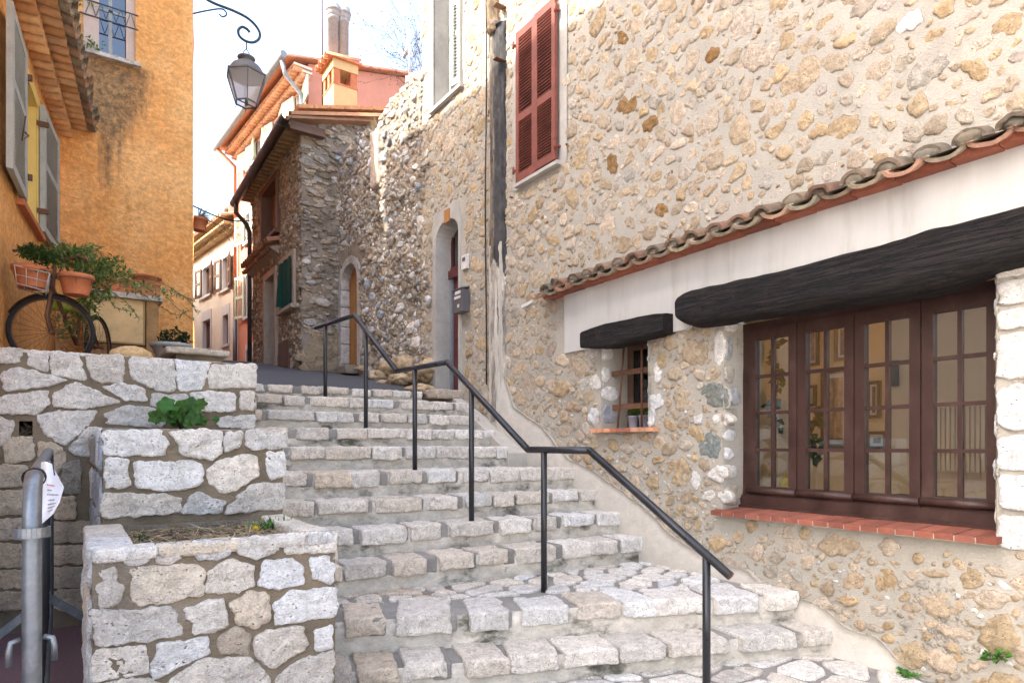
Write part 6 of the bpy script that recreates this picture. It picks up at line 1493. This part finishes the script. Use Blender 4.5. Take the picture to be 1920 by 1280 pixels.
# worn plaster low on the end wall
for i in range(30):
    x, z = random.uniform(NX + .1, 3.75), random.uniform(2.35, 3.15); stone(mb, rpoly(x, z, random.uniform(.12, .26), random.uniform(.08, .2), 0, 8, .3), fe, jit((.40, .31, .20), .1), .012, .02, .03, .01, .02, 1, .3)
f2 = Frame((NX, 0, 0), (0, 1, 0), (0, 0, 1), (-1, 0, 0))
def sy(u, v): p = onX(u, v, NX); return (p.y, p.z)
def srect(u0, u1, vt, vb): a = sy(u1, (vt + vb) / 2)[0]; b = sy(u0, (vt + vb) / 2)[0]; m = (u0 + u1) / 2; return (a, b, sy(m, vb)[1], sy(m, vt)[1])
H1 = srect(494, 521, 352, 446); H2 = srect(500, 518, 520, 700); H3 = srect(530, 552, 492, 578); H4 = srect(527, 546, 640, 694)
H2 = (H2[0], H2[1], 2.3, H2[3])
wall_grid(mb, f2, NY, NYB, 2.2, 6.55, (H1, H2, H3), .07, .03, (.34, .28, .21))
pk = Packer(.2)
oks = lambda y, z, r: not any(h[0] - .12 - r < y < h[1] + .12 + r and h[2] - .1 - r < z < h[3] + .14 + r for h in (H1, H2, H3))
hst(f2, 500, .05, .10, .012, (.01, .03), NY, NYB, 2.6, 6.4, (1., 1.6), oks, 'bbgtop'); hst(f2, 3500, .02, .05, .008, (.008, .02), NY, NYB, 2.6, 6.4, (1., 1.8), oks, 'bbgtpo')
mb.box(NX + .02, 5.4, NYB - .05, NYB, 2.2, 6.6, (.3, .26, .2, 0)); mb.box(5.35, 5.4, NY + .02, NYB, 2.2, 7.1, (.3, .26, .2, 0))
mb.build('wall', M['schist'], NH)
for (h, nm, mt, lab) in ((H1, 'window', 'brown_paint', 'upper brown shuttered window'), (H2, 'door', 'dark_door', 'shaded door in a pale surround'), (H3, 'small_window', 'dark_door', 'lower window hung with green cloth')):
    b_ = MB(); a, c, z0, z1 = h; b_.box(NX + .14, NX + .17, a, c, z0, z1)
    if nm != 'door':
        for yy in (a + .03, (a + c) / 2, c - .03): b_.box(NX + .10, NX + .14, yy - .025, yy + .025, z0, z1)
    o = b_.build(nm, M[mt], NH); o['label'] = lab
    b_ = MB()
    for (p, q, r_, s_) in ((a - .11, a, z0 - .02, z1 + .12), (c, c + .11, z0 - .02, z1 + .12), (a, c, z1, z1 + .12)): b_.box(NX - .045, NX + .16, p, q, r_, s_)
    if nm != 'door': b_.box(NX - .09, NX + .16, a - .1, c + .1, z0 - .06, z0 - .0)
    b_.build('surround', M['brown_paint'] if nm == 'window' else plain('pale_stone_trim', (.40, .34, .27), .9, .15, 6, .2), o)
b_ = MB(); b_.box(NX - .05, NX + .02, H4[0], H4[1], H4[2], H4[3]); b_.box(NX - .058, NX - .05, H4[0] + .06, H4[1] - .06, H4[2] + .05, H4[3] - .05); b_.build('cellar_hatch', M['brown_paint'], NH)
b_ = MB(); a, c = sy(524, 470)[0] - .0, sy(474, 470)[0]; zc0 = sy(500, 488)[1]; y = a
while y < c:
    tile(b_, (NX + .02, y, zc0 + .14), V((-1, 0, -.3)), (0, 0, 1), .085, .09, .25, .014, False, jit((.30, .15, .09), .2), 8); tile(b_, (NX + .02, y + .09, zc0 + .10), V((-1, 0, -.3)), (0, 0, 1), .08, .085, .23, .014, True, jit((.26, .14, .09), .2), 8); y += .18
b_.prism([(NX, a, zc0 + .06), (NX - .17, a, zc0 + .0), (NX, a, zc0 - .1)], (0, c - a, 0), (.34, .28, .22, 1)); b_.build('door_canopy', M['tile_clean'], NH)
cl = MB(); a, c, z0, z1 = H3
cl.grid(lambda s_, t_: (V((NX - .06 - .02 * math.sin(s_ * 15) * (1 - t_ * .5) - (.05 * (1 - t_) if s_ > .8 else 0), a + (c - a) * s_, z0 + .06 * math.sin(s_ * 9) + (z1 - z0 + .03 - .06 * math.sin(s_ * 9)) * t_)), (1, 1, 1, 1)), 24, 10)
tag(cl.build('green_cloth', M['green_cloth']), 'dark green cloth hanging over the lower window of the small dark stone house', 'cloth')
# roof, gutter
RXE, RZE = 2.84, 6.36
b_ = MB(); sl_ = .265
def rz(x): return RZE + (x - RXE) * sl_
b_.prism([(RXE, 10.34, rz(RXE)), (5.6, 10.34 + .2, rz(5.6)), (5.6, 14.3, rz(5.6)), (RXE, 14.3, rz(RXE))], (0, 0, .04), (.34, .19, .11, 1))
for i in range(22):
    y = 10.42 + i * .18; tile(b_, (5.5, y, rz(5.5) + .05), V((-1, 0, -sl_)), (0, 0, 1), .07, .085, 2.72, .014, False, jit((.42, .22, .12), .2), 7)
for i in range(22):
    y = 10.40 + i * .18; b_.box(RXE + .0, 3.5, y, y + .06, rz(RXE) - .07, rz(RXE) - .012, (.26, .16, .08, 1))
y = 0
xx = 3.0
while xx < 5.4:
    b_.obox((xx + .12, NY - .07, etop(xx + .12) + .035), V((1, 0, sl_)).normalized(), (0, 1, 0), V((-sl_, 0, 1)).normalized(), .125, .12, .028, (*jit((.55, .26, .12), .15), 1)); xx += .255
b_.build('roof', M['tile_clean'], NH)
b_ = MB(); b_.box(RXE + .02, 3.42, NY - .22, NY - .10, rz(3.1) - .2, rz(3.1) - .07); b_.build('eave_beam', M['brown_paint'], NH)
b_ = MB(); n = 8
a, c = V((RXE - .06, 10.28, 6.37)), V((RXE - .06, 14.2, 6.20)); ids = []
for (q, th) in ((a, 0), (c, 0)): ids.append([b_.vert(q + V((.085 * math.cos(R(180 + 180 * j / n)), 0, .085 * math.sin(R(180 + 180 * j / n))))) for j in range(n + 1)] + [b_.vert(q + V((.075 * math.cos(R(360 - 180 * j / n)), 0, .075 * math.sin(R(360 - 180 * j / n))))) for j in range(n + 1)])
m_ = len(ids[0])
for j in range(m_): b_.face([ids[0][j], ids[0][(j + 1) % m_], ids[1][(j + 1) % m_], ids[1][j]], 0, True)
b_.face(ids[0]); b_.face(ids[1])
for i in range(5): yy = 10.5 + i * .85; b_.box(RXE - .15, RXE + .03, yy, yy + .02, 6.27 - .02 * i * .9, 6.29 - .02 * i * .9)
b_.tube([(RXE - .06, 14.0, 6.13), (RXE - .06, 14.0, 5.95), (NX - .12, 14.0, 5.75), (NX - .06, 14.0, 5.6), (NX - .06, 14.0, 2.9)], .045, 9); b_.build('gutter', M['gutter'], NH)
# chimney with two flues on its roof
ch = thing('chimney', 'square yellow chimney stack with open brick top and tiled cap', 'chimney', (4.04, 11.5, 7.0))
b_ = MB(); cx0, cx1, cy0, cy1 = 3.83, 4.26, 11.2, 11.75; zb_ = 6.6; zm = onY(648, 160, 11.2).z; zt_ = onY(648, 117, 11.2).z
b_.box(cx0, cx1, cy0, cy1, zb_, zm); b_.box(cx0 - .015, cx1 + .015, cy0 - .015, cy1 + .015, zt_ - .16, zt_); cb = b_.build('stack', plain('yellow_chimney_plaster', (.60, .42, .20), .9, .12, 5, .2, dirt=.25, dcol=(.25, .17, .1)), ch)
b_ = MB(); b_.box(cx0 - .01, cx1 + .01, cy0 - .01, cy1 + .01, zm - .03, zm); hz = zt_ - .16
for (p, q) in ((cx0, cx0 + .12), (cx1 - .12, cx1)):
    for (r_, s_) in ((cy0, cy0 + .10), (cy1 - .10, cy1), ((cy0 + cy1) / 2 - .05, (cy0 + cy1) / 2 + .05)): b_.box(p, q, r_, s_, zm, hz)
b_.build('brick_posts', M['terracotta'], ch)
b_ = MB(); b_.box(cx0 - .07, cx1 + .07, cy0 - .07, cy1 + .07, zt_, zt_ + .04, (.5, .2, .1, 1))
for i in range(4): tile(b_, (cx1 + .06, cy0 - .0 + i * .17, zt_ + .07), (-1, 0, -.12), (0, 0, 1), .07, .08, .64, .014, False, jit((.5, .2, .1), .15), 7)
b_.build('cap', M['tile_clean'], ch)
b_ = MB(); b_.box(cx0 - .004, cx1 + .004, cy0 - .004, cy1, zb_, 7.22); b_.build('lead_flashing', M['concrete'], ch)
for k, (u, vt, lab) in enumerate(((625, 12, 'grey round flue pipe on the chimney, left and taller of the pair'), (644, 18, 'grey round flue pipe on the chimney, right and shorter of the pair'))):
    p = onY(u, 108, 11.5); zt2 = onY(u, vt, 11.5).z; t = thing('flue_pipe', lab, 'flue', (p.x, p.y, zt_ + .04), 'flue pipes on the chimney')
    b_ = MB(); b_.lathe((p.x, p.y, zt_ + .04), [(.092, 0), (.092, zt2 - zt_ - .3), (.10, zt2 - zt_ - .3), (.10, zt2 - zt_ - .2)], 16); b_.build('pipe', M['fibro'], t)
    b_ = MB(); b_.lathe((p.x, p.y, zt2 - .2), [(.10, 0), (.125, .04), (.125, .10), (.135, .10), (.135, .13), (.12, .14), (.12, .2), (.10, .21)], 16); b_.build('cowl', M['fibro'], t)
p = onY(605, 100, 11.9); b_ = MB(); b_.tube([(p.x, p.y, 7.2), (p.x - .02, p.y, 10.6)], .014, 7)
tag(b_.build('antenna_mast', M['rust']), 'thin dark antenna mast rising left of the two flue pipes', 'mast')

# ================================================================ pink house and pale house up the street
random.seed(37)
def facade_house(name, lab, A, B, zb_, zt_, depth, mat, wins, shmat, rooffn):
    A, B = V((*A, 0)), V((*B, 0)); U = (B - A).normalized(); N = V((-U.y, U.x, 0)); L = (B - A).length
    if N.x > 0: N = -N
    t = thing(name, lab, 'house', (A.x, A.y, zb_)); f_ = Frame(A, U, (0, 0, 1), N); mb = MB()
    wall_grid(mb, f_, 0, L, zb_, zt_, [w_[:4] for w_ in wins], .25, .0, (1, 1, 1))
    Ba, Bb = A - N * depth, B - N * depth
    return t, f_, mb, L, U, N, A, B
def fpix(A, B, u, v):
    A, B = V((*A, 0)), V((*B, 0)); U = (B - A).normalized(); N = V((-U.y, U.x, 0)); p = onP(u, v, A, N); return ((p - A).dot(U), p.z)
def fwin(A, B, u0, u1, vt, vb):
    a, _ = fpix(A, B, u1, (vt + vb) / 2); b, _ = fpix(A, B, u0, (vt + vb) / 2); m = (u0 + u1) / 2; return (a, b, fpix(A, B, m, vb)[1], fpix(A, B, m, vt)[1])
def dress(t, f_, N, w_, mat_frame, shut=None, wh=None, lab=None, sides=(1, 1), sd=.42):
    a, b, z0, z1 = w_; mb = MB(); m = (a + b) / 2
    def bx_(p, q, r_, s_, n0, n1): mb.prism([f_.p(p, r_, n0), f_.p(q, r_, n0), f_.p(q, s_, n0), f_.p(p, s_, n0)], N * (n1 - n0))
    bx_(a, a + .06, z0, z1, -.16, -.1); bx_(b - .06, b, z0, z1, -.16, -.1); bx_(m - .04, m + .04, z0, z1, -.16, -.1); bx_(a, b, z1 - .07, z1, -.159, -.1); bx_(a, b, z0, z0 + .07, -.159, -.1)
    o = mb.build('window', mat_frame, t)
    if lab: o['label'] = lab
    mb = MB(); bx_(a, b, z0, z1, -.15, -.14); mb.build('pane', M['glass_dark'], o)
    mb = MB(); bx_(a - .02, a, z0, z1, -.2, .001); bx_(b, b + .02, z0, z1, -.2, .001); bx_(a, b, z1, z1 + .02, -.2, .001); bx_(a - .08, b + .08, z0 - .08, z0, -.2, .07)
    if wh is not None: bx_(a - .1, b + .1, z1, z1 + wh, .003, .02); bx_(a - .1, a, z0, z1, .003, .02); bx_(b, b + .1, z0, z1, .003, .02)
    mb.build('surround', M['white_plaster'], o)
    if shut:
        for s_, base in zip((-1, 1), (a, b)):
            if not sides[0 if s_ < 0 else 1]: continue
            U = f_.U * s_; shutter(o, f_.p(base + s_ * .03, z0, .05), U + N * .18, N, sd, z1 - z0, shut, (0, .5, 1.), (14, 14), 'shutter', .5, .06, .04)
PA, PB = (4.40, 14.54), (4.0, 19.9)
pw = [fwin(PA, PB, *q) for q in ((556, 572, 172, 208), (515, 527, 222, 262), (483, 493, 262, 300), (466, 474, 278, 312), (461, 473, 512, 592), (461, 472, 398, 452), (463, 474, 655, 692))]
t, f_, mb, L, U, N, A, B = facade_house('pink_house', 'salmon pink house with pale shutters behind the yellow chimney', PA, PB, 2.9, 9.75, 5, 'pink', pw, None, None)
G = A - N * 5.5 + V((0, .4, 0))
mb.face([mb.vert((A.x, A.y, 2.9)), mb.vert((A.x + 5.5, A.y + .25, 2.9)), mb.vert((A.x + 5.5, A.y + .25, 10.9)), mb.vert((A.x, A.y, 9.75))])
mb.face([mb.vert((B.x, B.y, 2.9)), mb.vert((B.x + 5.5, B.y + .25, 2.9)), mb.vert((B.x + 5.5, B.y + .25, 10.9)), mb.vert((B.x, B.y, 9.75))])
mb.face([mb.vert((A.x + 5.5, A.y + .25, 2.9)), mb.vert((B.x + 5.5, B.y + .25, 2.9)), mb.vert((B.x + 5.5, B.y + .25, 10.9)), mb.vert((A.x + 5.5, A.y + .25, 10.9))])
mb.build('wall', M['pink'], t)
for i, w_ in enumerate(pw): dress(t, f_, N, w_, M['label_pale'], M['green_paint'] if i < 6 else None, .15 if i == 6 else None, None, (1, 1), .5)
b_ = MB()
def prf(x): return 9.70 + (x - A.x) * .21
b_.prism([(A.x - .55, A.y - .15, 9.66), (A.x + 5.6, A.y + .1, 10.97), (B.x + 5.6, B.y + .2, 10.97), (B.x - .55, B.y + .2, 9.66)], (0, 0, .06), (.50, .24, .14, 1))
for i in range(32):
    a = i * .17
    for r_, (n0, z_) in enumerate(((.0, 9.46), (.18, 9.56))): tile(b_, f_.p(a, z_, n0 - .05), N, (0, 0, 1), .075, .08, .24, .014, True, jit((.62, .36, .22), .12), 6)
b_.prism([f_.p(-.1, 9.47, -.05), f_.p(L, 9.47, -.05), f_.p(L, 9.47, .17), f_.p(-.1, 9.47, .17)], (0, 0, .05), (.75, .6, .45, 1)); b_.prism([f_.p(-.1, 9.57, -.05), f_.p(L, 9.57, -.05), f_.p(L, 9.57, .36), f_.p(-.1, 9.57, .36)], (0, 0, .05), (.75, .6, .45, 1))
for i in range(30): b_.obox((A.x - .4 + i * .2, A.y - .08 + .01 * i, 9.72 + i * .2 * .213), V((1, 0, .21)).normalized(), (0, 1, 0), V((-.21, 0, 1)).normalized(), .096, .1, .02, (*jit((.62, .32, .2), .15), 1))
b_.build('roof', M['tile_clean'], t)
b_ = MB(); b_.tube([f_.p(-.15, 9.68, .60), f_.p(L + .1, 9.64, .60)], .075, 8); b_.build('gutter', M['zinc'], t)
b_ = MB(); b_.tube([f_.p(.02, 9.62, .58), f_.p(.04, 9.35, .50), f_.p(.14, 9.1, .12), f_.p(.16, 8.8, .08), f_.p(.16, 2.9, .08)], .05, 8); b_.build('downpipe', M['zinc'], t)
b_ = MB(); b_.tube([f_.p(L - .05, 9.6, .58), f_.p(L - .08, 9.2, .1), f_.p(L - .08, 4.4, .09)], .05, 8); b_.build('downpipe', M['terracotta'], t)
b_ = MB(); b_.tube([f_.p(L - .08, 4.9, .10), f_.p(L - .08, 3., .10)], .06, 8); b_.build('downpipe_foot', M['galv_dull'], t)
QA, QB = (4.0, 19.92), (3.39, 24.5)
qw = [fwin(QA, QB, *q) for q in ((381, 396, 500, 554), (418, 430, 482, 542), (381, 395, 600, 655), (419, 429, 590, 646), (419, 429, 388, 436))]
t, f_, mb, L, U, N, A, B = facade_house('pale_house', 'cream plastered house with brown shutters at the far end of the street', QA, QB, 3., 7.75, 5, 'beige', qw, None, None)
for (P_, Q_) in ((A, V((A.x + 5, A.y + .6, 0))), (B, V((B.x + 5, B.y + .6, 0)))): mb.face([mb.vert((P_.x, P_.y, 3)), mb.vert((Q_.x, Q_.y, 3)), mb.vert((Q_.x, Q_.y, 9.4)), mb.vert((P_.x, P_.y, 7.75))])
mb.face([mb.vert((A.x + 5, A.y + .6, 3.)), mb.vert((B.x + 5, B.y + .6, 3.)), mb.vert((B.x + 5, B.y + .6, 9.4)), mb.vert((A.x + 5, A.y + .6, 9.4))])
mb.build('wall', M['beige'], t)
for i, w_ in enumerate(qw): dress(t, f_, N, w_, M['brown_paint'], M['brown_paint'] if i in (0, 1) else None, .3 if i in (0, 1, 2, 3) else None, None, (1, 1), .4)
b_ = MB(); b_.prism([f_.p(-.1, 7.72, .5), f_.p(L + .2, 7.72, .5), f_.p(L + .2, 9.5, -5), f_.p(-.1, 9.5, -5)], (0, 0, .06), (.45, .27, .17, 1))
for i in range(26): tile(b_, f_.p(i * .19, 9.5, -5), V(-(-N)) + V((0, 0, -.323)), (0, 0, 1), .075, .09, 5.8, .014, False, jit((.50, .33, .22), .25), 6)
for i in range(26):
    for n0, z_ in ((0, 7.52), (.2, 7.62)): tile(b_, f_.p(i * .18, z_, n0 - .05), N, (0, 0, 1), .075, .08, .26, .014, True, jit((.48, .36, .2), .15), 6)
b_.prism([f_.p(-.1, 7.53, -.05), f_.p(L, 7.53, -.05), f_.p(L, 7.53, .2), f_.p(-.1, 7.53, .2)], (0, 0, .04), (.6, .5, .36, 1)); b_.build('roof', M['tile_clean'], t)
# unseen house added behind the ochre house to shade the far facades
bh = thing('shade_house', 'unseen plain ochre house added behind the tall ochre house to shade the street', 'house', (-1, 18, 2))
b_ = MB(); b_.box(-5, 1.0, 13.65, 27, 2, 8.1); b_.build('wall', M['orange2'], bh)
b_ = MB(); b_.prism([(-5.2, 13.6, 8.1), (1.3, 13.6, 8.1), (-2, 13.6, 9.3)], (0, 13.5, 0), (.45, .25, .15, 1)); b_.build('roof', M['tile_clean'], bh)
# cable across the street
b_ = MB(); a, c = onY(362, 386, 9.6), f_.p(.2, 6.2, .1)
a2 = onX(478, 412, 3.0); b_.tube([a + (a2 - a) * (i / 14) + V((0, 0, -.10 * math.sin(math.pi * i / 14))) for i in range(15)], .011, 6)
tag(b_.build('overhead_cable', M['cable']), 'black overhead cable spanning the alley from the ochre house to the small stone house', 'cable')
